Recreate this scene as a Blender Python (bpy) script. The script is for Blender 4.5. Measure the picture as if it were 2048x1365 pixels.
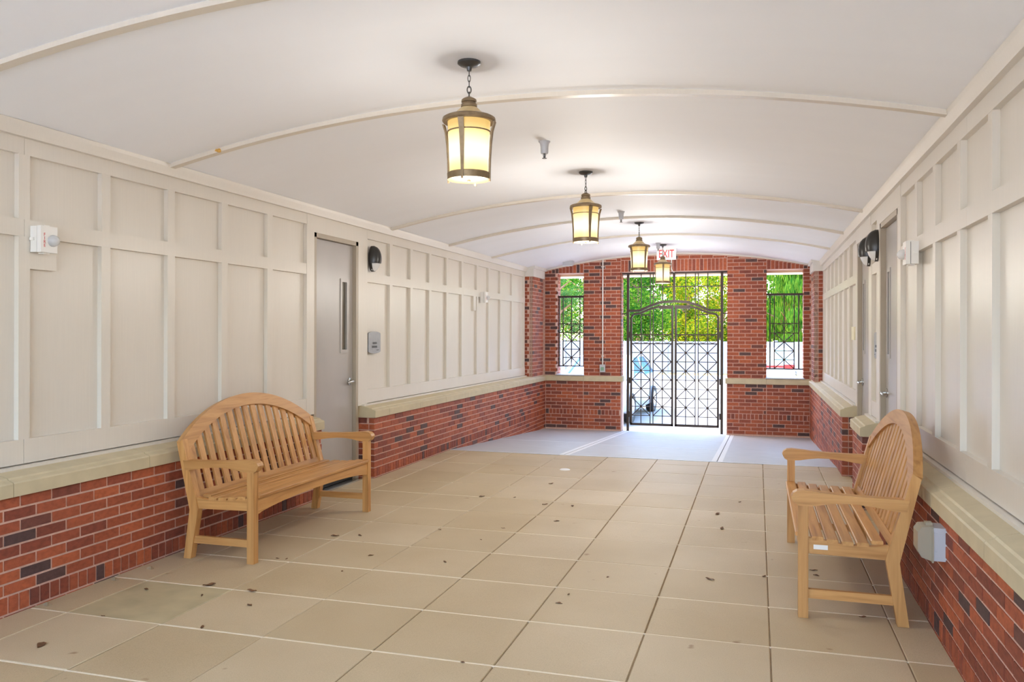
import bpy, bmesh, math, random
from mathutils import Vector, Matrix, Euler
random.seed(7)
sc = bpy.context.scene
for o in list(bpy.data.objects): bpy.data.objects.remove(o)
C = sc.collection
PI = math.pi

# ------------------------------------------------------------------ camera, world, sun, exposure
F_PX, YAW, ROLL, CAM_H, HORIZON = 1634.95, 0.2916, 0.002, 1.524, 667.437
cd = bpy.data.cameras.new('camera'); cam = bpy.data.objects.new('camera', cd); C.objects.link(cam)
cd.sensor_width = 36.0; cd.lens = 36.0*F_PX/2048; cd.clip_start = 0.05; cd.clip_end = 500
cd.shift_y = (HORIZON-682.5)/2048
cam.matrix_world = Matrix.Translation((0, 0, CAM_H)) @ Matrix.Rotation(YAW, 4, 'Z') @ Matrix.Rotation(PI/2, 4, 'X') @ Matrix.Rotation(ROLL, 4, 'Z')
sc.camera = cam

SUN_EL, SUN_AZ = math.radians(52), math.radians(-72)     # sun stands to the left of the passage, a little towards the gate
w = bpy.data.worlds.new('sky'); sc.world = w; w.use_nodes = True
nt = w.node_tree; nt.nodes.clear()
wo = nt.nodes.new('ShaderNodeOutputWorld'); bg = nt.nodes.new('ShaderNodeBackground')
sky = nt.nodes.new('ShaderNodeTexSky'); sky.sky_type = 'NISHITA'; sky.sun_disc = False
sky.sun_elevation = SUN_EL; sky.sun_rotation = SUN_AZ; sky.air_density = 1.0; sky.dust_density = 2.5; sky.ozone_density = 1.0
hs = nt.nodes.new('ShaderNodeHueSaturation'); hs.inputs['Saturation'].default_value = 1.2
nt.links.new(sky.outputs[0], hs.inputs['Color']); nt.links.new(hs.outputs[0], bg.inputs[0]); nt.links.new(bg.outputs[0], wo.inputs[0])
bg.inputs[1].default_value = 0.85
sd = bpy.data.lights.new('sun', 'SUN'); sd.energy = 1.2; sd.angle = 0.02; sd.color = (1.0, 0.94, 0.85)
so = bpy.data.objects.new('sun', sd); C.objects.link(so)
sdir = Vector((math.sin(SUN_AZ)*math.cos(SUN_EL), math.cos(SUN_AZ)*math.cos(SUN_EL), math.sin(SUN_EL)))
so.rotation_euler = sdir.to_track_quat('Z', 'Y').to_euler()
so.location = (-20, 20, 30)
LAMP_STRENGTH = 10.0
vs = sc.view_settings
vs.view_transform = 'Standard'; vs.look = 'None'; vs.gamma = 1.0; vs.use_curve_mapping = False
vs.exposure = 1.52
try:
    cy = sc.cycles
    cy.use_denoising = True; cy.denoiser = 'OPENIMAGEDENOISE'
    cy.max_bounces = 14; cy.diffuse_bounces = 8; cy.glossy_bounces = 4; cy.transmission_bounces = 6
    cy.caustics_reflective = False; cy.caustics_refractive = False
    cy.sample_clamp_indirect = 8.0
except Exception: pass

# ------------------------------------------------------------------ materials
def new_mat(name):
    m = bpy.data.materials.new(name); m.use_nodes = True
    return m, m.node_tree, m.node_tree.nodes['Principled BSDF']
def rgb(r, g, b):
    f = lambda c: (c/255/12.92) if c <= 10 else ((c/255+0.055)/1.055)**2.4
    return (f(r), f(g), f(b), 1)
def node(t, typ, **kw):
    n = t.nodes.new(typ)
    for k, v in kw.items(): setattr(n, k, v)
    return n
def pos_noise(t, scale, vec=(1, 1, 1), detail=3, local=False):
    tc = node(t, 'ShaderNodeTexCoord') if local else node(t, 'ShaderNodeNewGeometry')
    mp = node(t, 'ShaderNodeMapping'); mp.inputs['Scale'].default_value = vec
    t.links.new(tc.outputs['Object' if local else 'Position'], mp.inputs['Vector'])
    n = node(t, 'ShaderNodeTexNoise'); n.inputs['Scale'].default_value = scale; n.inputs['Detail'].default_value = detail
    t.links.new(mp.outputs[0], n.inputs['Vector'])
    return n
def ramp(t, src, stops, interp='LINEAR'):
    r = node(t, 'ShaderNodeValToRGB'); cr = r.color_ramp; cr.interpolation = interp
    while len(cr.elements) > 1: cr.elements.remove(cr.elements[0])
    cr.elements[0].position = stops[0][0]; cr.elements[0].color = stops[0][1]
    for p, c in stops[1:]:
        e = cr.elements.new(p); e.color = c
    t.links.new(src, r.inputs[0]); return r
def mixc(t, a, b, fac, mode='MIX'):
    m = node(t, 'ShaderNodeMix', data_type='RGBA', blend_type=mode)
    for i, v in ((6, a), (7, b)):
        if isinstance(v, tuple): m.inputs[i].default_value = v
        else: t.links.new(v, m.inputs[i])
    if isinstance(fac, (int, float)): m.inputs[0].default_value = fac
    else: t.links.new(fac, m.inputs[0])
    return m.outputs[2]
def bump(t, b, src, strength, dist=0.01):
    n = node(t, 'ShaderNodeBump'); n.inputs['Strength'].default_value = strength; n.inputs['Distance'].default_value = dist
    t.links.new(src, n.inputs['Height']); t.links.new(n.outputs[0], b.inputs['Normal'])
def plain(name, col, rough=0.5, metal=0.0, var=0.06, scale=6.0, vec=(1, 1, 1), bmp=0.0, spec=None):
    m, t, b = new_mat(name)
    n = pos_noise(t, scale, vec)
    lo = tuple(c*(1-var) for c in col[:3])+(1,); hi = tuple(min(1, c*(1+var)) for c in col[:3])+(1,)
    r = ramp(t, n.outputs[0], [(0.3, lo), (0.7, hi)])
    t.links.new(r.outputs[0], b.inputs['Base Color'])
    b.inputs['Roughness'].default_value = rough; b.inputs['Metallic'].default_value = metal
    if spec is not None: b.inputs['Specular IOR Level'].default_value = spec
    if bmp: bump(t, b, n.outputs[0], bmp)
    return m
def piece_random(t):
    oi = node(t, 'ShaderNodeObjectInfo'); g = node(t, 'ShaderNodeNewGeometry')
    a = node(t, 'ShaderNodeMath', operation='ADD'); t.links.new(oi.outputs['Random'], a.inputs[0]); t.links.new(g.outputs['Random Per Island'], a.inputs[1])
    f = node(t, 'ShaderNodeMath', operation='FRACT'); t.links.new(a.outputs[0], f.inputs[0])
    return f.outputs[0]

def make_brick_mat():
    m, t, b = new_mat('red_brick')
    rnd = piece_random(t)
    base = ramp(t, rnd, [(0.0, rgb(82, 62, 62)), (0.07, rgb(96, 68, 64)), (0.10, rgb(128, 66, 52)), (0.3, rgb(148, 76, 56)), (0.55, rgb(158, 82, 57)), (0.8, rgb(167, 88, 60)), (1.0, rgb(180, 96, 62))])
    n = pos_noise(t, 26, (1, 1, 1.6), 4)
    r = ramp(t, n.outputs[0], [(0.3, (0.74, 0.72, 0.72, 1)), (0.55, (1, 1, 1, 1)), (0.8, (1.16, 1.14, 1.1, 1))])
    c = mixc(t, base.outputs[0], r.outputs[0], 1.0, 'MULTIPLY')
    t.links.new(c, b.inputs['Base Color']); b.inputs['Roughness'].default_value = 0.62
    b.inputs['Specular IOR Level'].default_value = 0.35
    n2 = pos_noise(t, 140, (1, 1, 1), 3); bump(t, b, n2.outputs[0], 0.35, 0.004)
    return m
def make_tile_mat():
    m, t, b = new_mat('sandstone_paving')
    oi = node(t, 'ShaderNodeObjectInfo')
    base = ramp(t, oi.outputs['Random'], [(0, rgb(187, 168, 135)), (0.35, rgb(193, 175, 143)), (0.7, rgb(198, 181, 151)), (1, rgb(188, 168, 133))])
    sp = pos_noise(t, 260, (1, 1, 1), 2); spr = ramp(t, sp.outputs[0], [(0.25, (0.82, 0.8, 0.78, 1)), (0.5, (1, 1, 1, 1)), (0.75, (1.06, 1.06, 1.06, 1))])
    c = mixc(t, base.outputs[0], spr.outputs[0], 1.0, 'MULTIPLY')
    cl = pos_noise(t, 1.3, (1, 1, 1), 5); clr = ramp(t, cl.outputs[0], [(0.35, (0.93, 0.91, 0.88, 1)), (0.65, (1.04, 1.04, 1.05, 1))])
    c = mixc(t, c, clr.outputs[0], 1.0, 'MULTIPLY')
    st = pos_noise(t, 7.5, (1, 1, 1), 2); stm = ramp(t, st.outputs[0], [(0.72, (0, 0, 0, 1)), (0.80, (1, 1, 1, 1))])
    c = mixc(t, c, rgb(140, 108, 78), stm.outputs[0])
    t.links.new(c, b.inputs['Base Color']); b.inputs['Roughness'].default_value = 0.55; b.inputs['Specular IOR Level'].default_value = 0.35
    bump(t, b, sp.outputs[0], 0.12, 0.003)
    return m
def make_wood(name, axis):
    m, t, b = new_mat(name)
    v = [26, 26, 26]; v[axis] = 1.6
    oi = node(t, 'ShaderNodeObjectInfo')
    tc = node(t, 'ShaderNodeTexCoord'); mp = node(t, 'ShaderNodeMapping'); mp.inputs['Scale'].default_value = v
    t.links.new(tc.outputs['Object'], mp.inputs['Vector'])
    ad = node(t, 'ShaderNodeVectorMath', operation='ADD'); t.links.new(mp.outputs[0], ad.inputs[0])
    ml = node(t, 'ShaderNodeMath', operation='MULTIPLY'); ml.inputs[1].default_value = 37.0; t.links.new(oi.outputs['Random'], ml.inputs[0])
    cb = node(t, 'ShaderNodeCombineXYZ')
    for k in range(3): t.links.new(ml.outputs[0], cb.inputs[k])
    t.links.new(cb.outputs[0], ad.inputs[1])
    n = node(t, 'ShaderNodeTexNoise'); n.inputs['Scale'].default_value = 1.0; n.inputs['Detail'].default_value = 5; n.inputs['Distortion'].default_value = 0.6
    t.links.new(ad.outputs[0], n.inputs['Vector'])
    r = ramp(t, n.outputs[0], [(0.25, rgb(160, 110, 60)), (0.45, rgb(191, 140, 83)), (0.6, rgb(202, 152, 94)), (0.8, rgb(178, 126, 71))])
    tint = ramp(t, oi.outputs['Random'], [(0, (0.9, 0.88, 0.86, 1)), (0.5, (1, 1, 1, 1)), (1, (1.08, 1.07, 1.04, 1))])
    c = mixc(t, r.outputs[0], tint.outputs[0], 1.0, 'MULTIPLY')
    t.links.new(c, b.inputs['Base Color']); b.inputs['Roughness'].default_value = 0.42; b.inputs['Specular IOR Level'].default_value = 0.4
    bump(t, b, n.outputs[0], 0.08, 0.004)
    return m
def make_board(name, col, var=0.016):
    m, t, b = new_mat(name)
    n = pos_noise(t, 3.0, (30, 30, 1.0), 4)
    n2 = pos_noise(t, 1.4, (1, 1, 0.6), 3)
    r = ramp(t, n.outputs[0], [(0.3, tuple(c*(1-var) for c in col[:3])+(1,)), (0.7, tuple(min(1, c*(1+var)) for c in col[:3])+(1,))])
    r2 = ramp(t, n2.outputs[0], [(0.3, (0.97, 0.965, 0.955, 1)), (0.7, (1.02, 1.02, 1.02, 1))])
    c = mixc(t, r.outputs[0], r2.outputs[0], 1.0, 'MULTIPLY')
    t.links.new(c, b.inputs['Base Color']); b.inputs['Roughness'].default_value = 0.34; b.inputs['Specular IOR Level'].default_value = 0.45
    bump(t, b, n.outputs[0], 0.06, 0.003)
    return m
def make_leaf(name, stops, trans=0.45):
    m, t, b = new_mat(name)
    r = ramp(t, piece_random(t), stops)
    out = t.nodes['Material Output']
    df = node(t, 'ShaderNodeBsdfDiffuse'); tr = node(t, 'ShaderNodeBsdfTranslucent'); mx = node(t, 'ShaderNodeMixShader'); mx.inputs[0].default_value = trans
    t.links.new(r.outputs[0], df.inputs[0]); t.links.new(r.outputs[0], tr.inputs[0])
    t.links.new(df.outputs[0], mx.inputs[1]); t.links.new(tr.outputs[0], mx.inputs[2]); t.links.new(mx.outputs[0], out.inputs[0])
    t.nodes.remove(b)
    return m
def make_glow():
    # amber art glass lit from a bulb at its middle: brightest round the bulb's height (object z), honey-coloured at top and foot
    m, t, b = new_mat('lit_amber_glass')
    tc = node(t, 'ShaderNodeTexCoord'); sp = node(t, 'ShaderNodeSeparateXYZ'); t.links.new(tc.outputs['Object'], sp.inputs[0])
    r = ramp(t, sp.outputs[2], [(0.0, (0.55, 0.36, 0.11, 1)), (0.08, (0.75, 0.58, 0.27, 1)), (0.15, (0.98, 0.90, 0.68, 1)), (0.22, (0.80, 0.68, 0.40, 1)), (0.27, (0.60, 0.43, 0.16, 1)), (0.30, (0.46, 0.30, 0.09, 1))])
    sc_ = node(t, 'ShaderNodeVectorMath', operation='SCALE'); sc_.inputs['Scale'].default_value = 0.6; t.links.new(r.outputs[0], sc_.inputs[0])
    t.links.new(sc_.outputs[0], b.inputs['Emission Color']); b.inputs['Emission Strength'].default_value = 1.0
    b.inputs['Base Color'].default_value = (0.22, 0.15, 0.07, 1); b.inputs['Roughness'].default_value = 0.3
    return m
def make_glass(name, col, rough=0.02, fac=0.35, body=(0.8, 0.8, 0.8, 1)):
    m, t, b = new_mat(name)
    out = t.nodes['Material Output']; t.nodes.remove(b)
    tr = node(t, 'ShaderNodeBsdfTransparent'); tr.inputs[0].default_value = col
    gl = node(t, 'ShaderNodeBsdfPrincipled'); gl.inputs['Base Color'].default_value = body; gl.inputs['Roughness'].default_value = rough
    mx = node(t, 'ShaderNodeMixShader'); mx.inputs[0].default_value = fac
    t.links.new(tr.outputs[0], mx.inputs[1]); t.links.new(gl.outputs[0], mx.inputs[2]); t.links.new(mx.outputs[0], out.inputs[0])
    return m

M = {}
M['brick'] = make_brick_mat()
M['mortar'] = plain('pinkish_mortar', rgb(205, 168, 152), 0.85, var=0.10, scale=30)
M['tile'] = make_tile_mat()
M['joint'] = plain('pale_joint_sand', rgb(150, 128, 100), 0.9, var=0.1, scale=40)
M['litedge'] = plain('painted_lit_tile_edge', rgb(236, 224, 202), 0.9, var=0.05, scale=40)  # pale colour standing in for light on tile edges in the cross joints
M['stained'] = plain('stained_sandstone', rgb(176, 162, 128), 0.6, var=0.16, scale=4)
M['concrete'] = plain('grey_concrete', rgb(184, 186, 190), 0.5, var=0.06, scale=5, vec=(1, 3, 1))
M['score'] = plain('pale_score_strip', rgb(220, 222, 226), 0.6, var=0.03, scale=30)
M['board'] = make_board('cream_painted_board', rgb(216, 210, 200))
M['rib'] = make_board('cream_rib_shade_tone', rgb(214, 206, 193))  # the board cream toned darker, shade on the ribs put into the colour
M['door'] = plain('grey_painted_steel', rgb(172, 167, 163), 0.28, var=0.05, scale=2.5, vec=(1, 1, 0.5), spec=0.6)
M['doorframe'] = plain('taupe_door_frame', rgb(172, 160, 142), 0.4, var=0.03)
M['ceil'] = plain('white_plaster', rgb(240, 243, 249), 0.65, var=0.012, scale=1.2, vec=(0.4, 2.2, 1))
M['stone'] = plain('buff_cast_stone', rgb(196, 183, 152), 0.6, var=0.06, scale=9)
M['palestone'] = plain('white_cast_stone', rgb(216, 212, 205), 0.6, var=0.03, scale=9)
for k, ax in (('x', 0), ('y', 1), ('z', 2)): M['teak_'+k] = make_wood('teak_grain_'+k, ax)
M['iron'] = plain('bronze_brown_iron', rgb(58, 44, 36), 0.42, 0.3, var=0.1, scale=20)
M['bronze'] = plain('aged_bronze', rgb(138, 118, 90), 0.42, 0.5, var=0.14, scale=40)
M['darkmetal'] = plain('dark_gunmetal', rgb(92, 92, 92), 0.35, 0.7, var=0.1, scale=40)
M['glow'] = make_glow()
M['amber'] = plain('cream_enamel_cone', rgb(214, 190, 142), 0.4, 0.0, var=0.08, scale=30)
M['chrome'] = plain('satin_chrome', rgb(190, 190, 188), 0.22, 1.0, var=0.03)
M['white'] = plain('white_plastic', rgb(232, 230, 226), 0.4, var=0.02)
M['black'] = plain('black_plastic', rgb(46, 44, 42), 0.3, var=0.1, scale=25)
M['rubber'] = plain('black_rubber', rgb(28, 28, 28), 0.7, var=0.1)
M['red'] = plain('red_lettering', rgb(206, 30, 40), 0.5, var=0.03)
M['pewter'] = plain('pewter_plaque', rgb(150, 150, 152), 0.4, 0.4, var=0.06, scale=20)
M['lens'] = plain('frosted_lens', rgb(222, 224, 226), 0.25, var=0.02)
M['clear'] = make_glass('clear_plastic', (0.97, 0.98, 0.99, 1), 0.08, 0.55, (0.85, 0.86, 0.88, 1))
M['smoke'] = make_glass('smoky_clear_cover', (0.94, 0.92, 0.86, 1), 0.18, 0.6, rgb(186, 178, 160))
M['visionglass'] = plain('dark_wired_glass', rgb(92, 86, 70), 0.08, var=0.35, scale=5, vec=(1, 6, 1), spec=0.8)
M['grey'] = plain('light_grey_metal', rgb(186, 188, 194), 0.4, var=0.03)
M['green'] = plain('green_socket', rgb(120, 160, 135), 0.4, var=0.05)
M['paper'] = plain('pale_yellow_paper', rgb(232, 226, 196), 0.7, var=0.02)
M['mud'] = plain('ochre_mud', rgb(206, 160, 80), 0.8, var=0.15, scale=60)
M['dryleaf'] = plain('dry_brown_leaf', rgb(110, 74, 44), 0.7, var=0.3, scale=30)
M['bark'] = plain('brown_bark', rgb(150, 112, 88), 0.9, var=0.25, scale=9, vec=(1, 1, 0.2), bmp=0.6)
M['leaf_green'] = make_leaf('green_leaves', [(0, rgb(36, 84, 30)), (0.5, rgb(66, 116, 36)), (0.8, rgb(104, 148, 42)), (1, rgb(140, 160, 56))])
M['leaf_yellow'] = make_leaf('yellow_green_leaves', [(0, rgb(62, 102, 26)), (0.4, rgb(106, 134, 28)), (0.75, rgb(160, 160, 34)), (1, rgb(172, 142, 40))])
M['leaf_willow'] = make_leaf('drooping_leaves', [(0, rgb(42, 90, 32)), (0.5, rgb(80, 128, 40)), (1, rgb(130, 156, 52))])
M['leaf_pine'] = make_leaf('pine_needles', [(0, rgb(48, 98, 56)), (0.5, rgb(86, 136, 72)), (0.9, rgb(122, 158, 86)), (1, rgb(190, 130, 70))])
M['straw'] = make_leaf('straw_blades', [(0, rgb(205, 196, 150)), (0.5, rgb(225, 220, 180)), (1, rgb(180, 170, 110))], 0.25)
M['vinyl'] = plain('white_vinyl_fence', rgb(146, 146, 154), 0.45, var=0.02)
M['asphalt'] = plain('pale_road', rgb(146, 143, 137), 0.8, var=0.06, scale=3)
M['court'] = plain('pale_court_paving', rgb(206, 203, 196), 0.8, var=0.05, scale=3)
M['kerb'] = plain('kerb_concrete', rgb(190, 192, 198), 0.7, var=0.05, scale=8)
M['mulch'] = plain('leaf_litter_ground', rgb(196, 172, 110), 0.9, var=0.25, scale=12)
M['carwhite'] = plain('white_car_paint', rgb(168, 173, 182), 0.15, var=0.01, spec=0.7)
M['carglass'] = plain('tinted_car_glass', rgb(112, 150, 176), 0.06, var=0.15, scale=3, spec=0.9)
M['rearglass'] = plain('pale_green_rear_glass', rgb(150, 182, 172), 0.08, var=0.15, scale=3, spec=0.9)
M['tail'] = plain('red_tail_lamp', rgb(214, 44, 40), 0.2, var=0.06)
M['plate'] = plain('licence_plate_face', rgb(226, 214, 190), 0.4, var=0.02)
M['cream'] = plain('cream_soffit', rgb(226, 206, 176), 0.6, var=0.02)

# ------------------------------------------------------------------ mesh helpers
class MB:
    def __init__(s): s.v = []; s.f = []
    def add(s, vs, fs):
        b = len(s.v); s.v += [tuple(v) for v in vs]; s.f += [tuple(b+i for i in f) for f in fs]; return s
    def box(s, x0, x1, y0, y1, z0, z1):
        vs = [(x, y, z) for z in (z0, z1) for y in (y0, y1) for x in (x0, x1)]
        return s.add(vs, [(0, 2, 3, 1), (4, 5, 7, 6), (0, 1, 5, 4), (2, 6, 7, 3), (0, 4, 6, 2), (1, 3, 7, 5)])
    def cbox(s, x0, x1, y0, y1, z0, z1, c=0.004):     # chamfered top edges
        vs = [(x0, y0, z0), (x1, y0, z0), (x1, y1, z0), (x0, y1, z0), (x0, y0, z1-c), (x1, y0, z1-c), (x1, y1, z1-c), (x0, y1, z1-c),
              (x0+c, y0+c, z1), (x1-c, y0+c, z1), (x1-c, y1-c, z1), (x0+c, y1-c, z1)]
        fs = [(3, 2, 1, 0), (8, 9, 10, 11)]
        for i in range(4):
            j = (i+1) % 4; fs += [(i, j, 4+j, 4+i), (4+i, 4+j, 8+j, 8+i)]
        return s.add(vs, fs)
    def bar(s, p, q, w, h=None, up=(0, 0, 1)):
        h = h or w; p = Vector(p); q = Vector(q); d = (q-p).normalized(); u = Vector(up)
        if abs(d.dot(u)) > 0.99: u = Vector((0, 1, 0)) if abs(d.y) < 0.9 else Vector((1, 0, 0))
        a = d.cross(u).normalized(); b = a.cross(d)
        vs = [e + a*(w/2*i) + b*(h/2*j) for e in (p, q) for j in (-1, 1) for i in (-1, 1)]
        return s.add(vs, [(0, 2, 3, 1), (4, 5, 7, 6), (0, 1, 5, 4), (2, 6, 7, 3), (0, 4, 6, 2), (1, 3, 7, 5)])
    def prism(s, poly, fn, a, b):       # fn(u, v, t) -> point; poly extruded from t=a to t=b
        n = len(poly)
        vs = [fn(u, v, a) for u, v in poly]+[fn(u, v, b) for u, v in poly]
        fs = [tuple(range(n)), tuple(reversed(range(n, 2*n)))]+[(i, n+i, n+(i+1) % n, (i+1) % n) for i in range(n)]
        return s.add(vs, fs)
    def strip(s, outer, inner, fn, a, b):   # ribbon between two polylines, extruded
        n = len(outer); vs = []
        for t in (a, b): vs += [fn(u, v, t) for u, v in outer]+[fn(u, v, t) for u, v in inner]
        fs = []
        for i in range(n-1):
            fs += [(i, i+1, n+i+1, n+i), (2*n+i, 3*n+i, 3*n+i+1, 2*n+i+1), (i, 2*n+i, 2*n+i+1, i+1), (n+i, n+i+1, 3*n+i+1, 3*n+i)]
        fs += [(0, n, 3*n, 2*n), (n-1, 3*n-1, 4*n-1, 2*n-1)]
        return s.add(vs, fs)
    def lathe(s, prof, n=20, c=(0, 0, 0), axis='z'):
        b = len(s.v); m = len(prof)
        for i in range(n):
            a = 2*PI*i/n
            for r, z in prof:
                p = (r*math.cos(a), r*math.sin(a), z)
                if axis == 'y': p = (p[0], p[2], p[1])
                if axis == 'x': p = (p[2], p[0], p[1])
                s.v.append((c[0]+p[0], c[1]+p[1], c[2]+p[2]))
        for i in range(n):
            j = (i+1) % n
            for k in range(m-1):
                s.f.append((b+i*m+k, b+j*m+k, b+j*m+k+1, b+i*m+k+1))
        if prof[0][0] > 1e-5: s.f.append(tuple(b+i*m for i in reversed(range(n))))
        if prof[-1][0] > 1e-5: s.f.append(tuple(b+i*m+m-1 for i in range(n)))
        return s
    def tube(s, pts, r, n=8, closed=False):
        pts = [Vector(p) for p in pts]; b = len(s.v); m = len(pts); a0 = None
        for i, p in enumerate(pts):
            d = (pts[(i+1) % m]-pts[i-1]) if closed else (pts[min(i+1, m-1)]-pts[max(i-1, 0)])
            d.normalize()
            if a0 is None:
                u = Vector((0, 0, 1)) if abs(d.z) < 0.9 else Vector((1, 0, 0)); a0 = d.cross(u).normalized()
            a0 = (a0-d*a0.dot(d)).normalized(); e = a0.cross(d)
            rr = r[i] if isinstance(r, (list, tuple)) else r
            for k in range(n):
                an = 2*PI*k/n; s.v.append(tuple(p+a0*(rr*math.cos(an))+e*(rr*math.sin(an))))
        for i in range(m if closed else m-1):
            j = (i+1) % m
            for k in range(n):
                l = (k+1) % n; s.f.append((b+i*n+k, b+i*n+l, b+j*n+l, b+j*n+k))
        if not closed:
            s.f.append(tuple(b+k for k in reversed(range(n)))); s.f.append(tuple(b+(m-1)*n+k for k in range(n)))
        return s
    def mesh(s, name, mat, smooth=False, fix=True):
        me = bpy.data.meshes.new(name); me.from_pydata(s.v, [], s.f)
        if fix:
            bm = bmesh.new(); bm.from_mesh(me); bmesh.ops.recalc_face_normals(bm, faces=bm.faces); bm.to_mesh(me); bm.free()
        if smooth:
            for p in me.polygons: p.use_smooth = True
            try: me.set_sharp_from_angle(angle=math.radians(38))
            except Exception: pass
        me.materials.append(mat); return me
    def build(s, name, mat, parent=None, smooth=False, fix=True, loc=None):
        return link(name, s.mesh(name, mat, smooth, fix), parent, loc)
def link(name, me, parent=None, loc=None, rot=None, scale=None):
    o = bpy.data.objects.new(name, me); C.objects.link(o)
    if parent is not None: o.parent = parent
    if loc is not None: o.location = loc
    if rot is not None: o.rotation_euler = rot
    if scale is not None: o.scale = scale
    return o
def empty(name, loc=(0, 0, 0), rz=0):
    o = bpy.data.objects.new(name, None); C.objects.link(o); o.location = loc; o.rotation_euler = (0, 0, rz); o.empty_display_size = 0.1
    return o
def tag(o, label=None, cat=None, group=None, kind=None):
    for k, v in (('label', label), ('category', cat), ('group', group), ('kind', kind)):
        if v: o[k] = v
    return o
def copy_tree(o, parent=None):
    c = o.copy(); C.objects.link(c)
    if parent is not None: c.parent = parent
    for ch in o.children: copy_tree(ch, c)
    return c
def text_obj(name, body, size, mat, parent, mw, depth=0.001, align='CENTER', space=1.0):
    cu = bpy.data.curves.new(name, 'FONT'); cu.body = body; cu.size = size; cu.extrude = depth; cu.align_x = align; cu.align_y = 'CENTER'; cu.space_line = space
    t = bpy.data.objects.new(name+'_src', cu); C.objects.link(t)
    bpy.context.view_layer.update()
    me = bpy.data.meshes.new_from_object(t.evaluated_get(bpy.context.evaluated_depsgraph_get()))
    bpy.data.objects.remove(t); me.materials.clear(); me.materials.append(mat)
    o = link(name, me, parent); o.matrix_local = mw
    return o
def side_matrix(origin, right, up):
    r = Vector(right).normalized(); u = Vector(up).normalized(); n = r.cross(u)
    return Matrix(((r.x, u.x, n.x, origin[0]), (r.y, u.y, n.y, origin[1]), (r.z, u.z, n.z, origin[2]), (0, 0, 0, 1)))
def cam_depth(p):
    return -math.sin(YAW)*p[0]+math.cos(YAW)*p[1]

# ------------------------------------------------------------------ dimensions (metres; camera stands at x=0, y=0)
XL, XBL = -3.848, -4.0          # left brick face, left board face
XR, XBR = 0.872, 1.012          # right brick face, right board face
YB, YE = -2.6, 15.05            # open near end, face of the far wall
ZS, ZSILL = 0.637, 0.735        # top of brick base, top of stone sill
ZP0, ZP1 = 0.777, 0.915         # bottom rail
ZM0, ZM1 = 2.072, 2.170         # middle rail
ZF0, ZF1 = 2.538, 2.632         # frieze board
ZC = 2.70                       # ceiling springing
XMID, RISE, HALF = -1.4915, 0.29, 2.51
RAD = (HALF**2+RISE**2)/(2*RISE); ZCEN = ZC+RISE-RAD
def vault(x): return ZCEN+math.sqrt(RAD**2-(x-XMID)**2)
Y_EDGE, RAMP_END = 10.0, -0.279
def ground(y): return 0.0 if y <= Y_EDGE else RAMP_END*(y-Y_EDGE)/(YE-Y_EDGE)
CH, BL = 0.066, 0.2068

# unit brick, a little chamfer on the outward arrises is not visible: plain box of 12 triangles
UB = MB().box(-.5, .5, -.5, .5, -.5, .5).mesh('brick', M['brick'])

def lay(rows, u0, u1, mk, lst, first=0, top=None, joint=0.012):
    """rows: list of (z0, z1, kind); mk(ua, ub, za, zb) -> (centre, size). kind 's' stretcher, 'r' rowlock/soldier."""
    k = first
    for z0, z1, kind in rows:
        L = BL if kind == 's' else 0.0677
        off = (BL/2 if k % 2 else 0.0) if kind == 's' else 0.0
        u = u0-off
        while u < u1-1e-6:
            a, b = max(u, u0), min(u+L, u1)
            u += L
            if b-a < 0.035: continue
            za, zb = z0, z1
            if top is not None:
                zt = min(top(a), top(b))-0.004
                if zt-za < 0.02: continue
                zb = min(zb, zt)
            e = mk(a+joint/2, b-joint/2, za+joint/2, zb-joint/2)
            if kind == 'r' and za < 0.1 and abs(e[0][1]) < 99:       # rowlock bricks stand a little proud
                e = (tuple(e[0]), tuple(q+0.004 if (i_ == (0 if e[1][0] == 0.06 else 1)) else q for i_, q in enumerate(e[1])))
            lst.append(e+(kind,))
        k += 1
def course_rows(z0, z1, up=True):
    n = round((z1-z0)/CH); h = (z1-z0)/n
    return [(z0+i*h, z0+(i+1)*h, 's') for i in range(n)]
def place_bricks(parent, lst, keep=300):
    def area(e):
        c, s = e[0], e[1]; d = max(1.0, cam_depth(c))
        big = sorted(s)[1:]
        return big[0]*big[1]/d**2 if cam_depth(c) > 2.8 else -1
    lst = sorted(lst, key=area, reverse=True)
    for e in lst[:keep]:
        link('brick', UB, parent, e[0], None, e[1])
    if lst[keep:]:
        mb = MB()
        for e in lst[keep:]:
            c, s = e[0], e[1]
            mb.box(c[0]-s[0]/2, c[0]+s[0]/2, c[1]-s[1]/2, c[1]+s[1]/2, c[2]-s[2]/2, c[2]+s[2]/2)
        o = mb.build('distant_brick', M['brick'], parent); o['kind'] = 'stuff'
def side_mk(x, sgn, proud=0.0):
    # bricks of a face x = const that looks along sgn
    def mk(a, b, z0, z1):
        j = random.uniform(-0.0012, 0.0012)+proud
        return ((x+sgn*(j-0.03), (a+b)/2, (z0+z1)/2), (0.06, b-a, z1-z0))
    return mk
def end_mk(y, sgn=-1, proud=0.0):
    def mk(a, b, z0, z1):
        j = random.uniform(-0.0012, 0.0012)+proud
        return (((a+b)/2, y+sgn*(j-0.03), (z0+z1)/2), (b-a, 0.06, z1-z0))
    return mk
ROW_TOP = ZS-8*CH; ROW_BOT = ROW_TOP-0.100
base_rows = [(ROW_BOT-(4-i)*CH, ROW_BOT-(3-i)*CH, 's') for i in range(4)]+[(ROW_BOT, ROW_TOP, 'r')]+[(ROW_TOP+i*CH, ROW_TOP+(i+1)*CH, 's') for i in range(8)]
rows_near = base_rows[3:]

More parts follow.
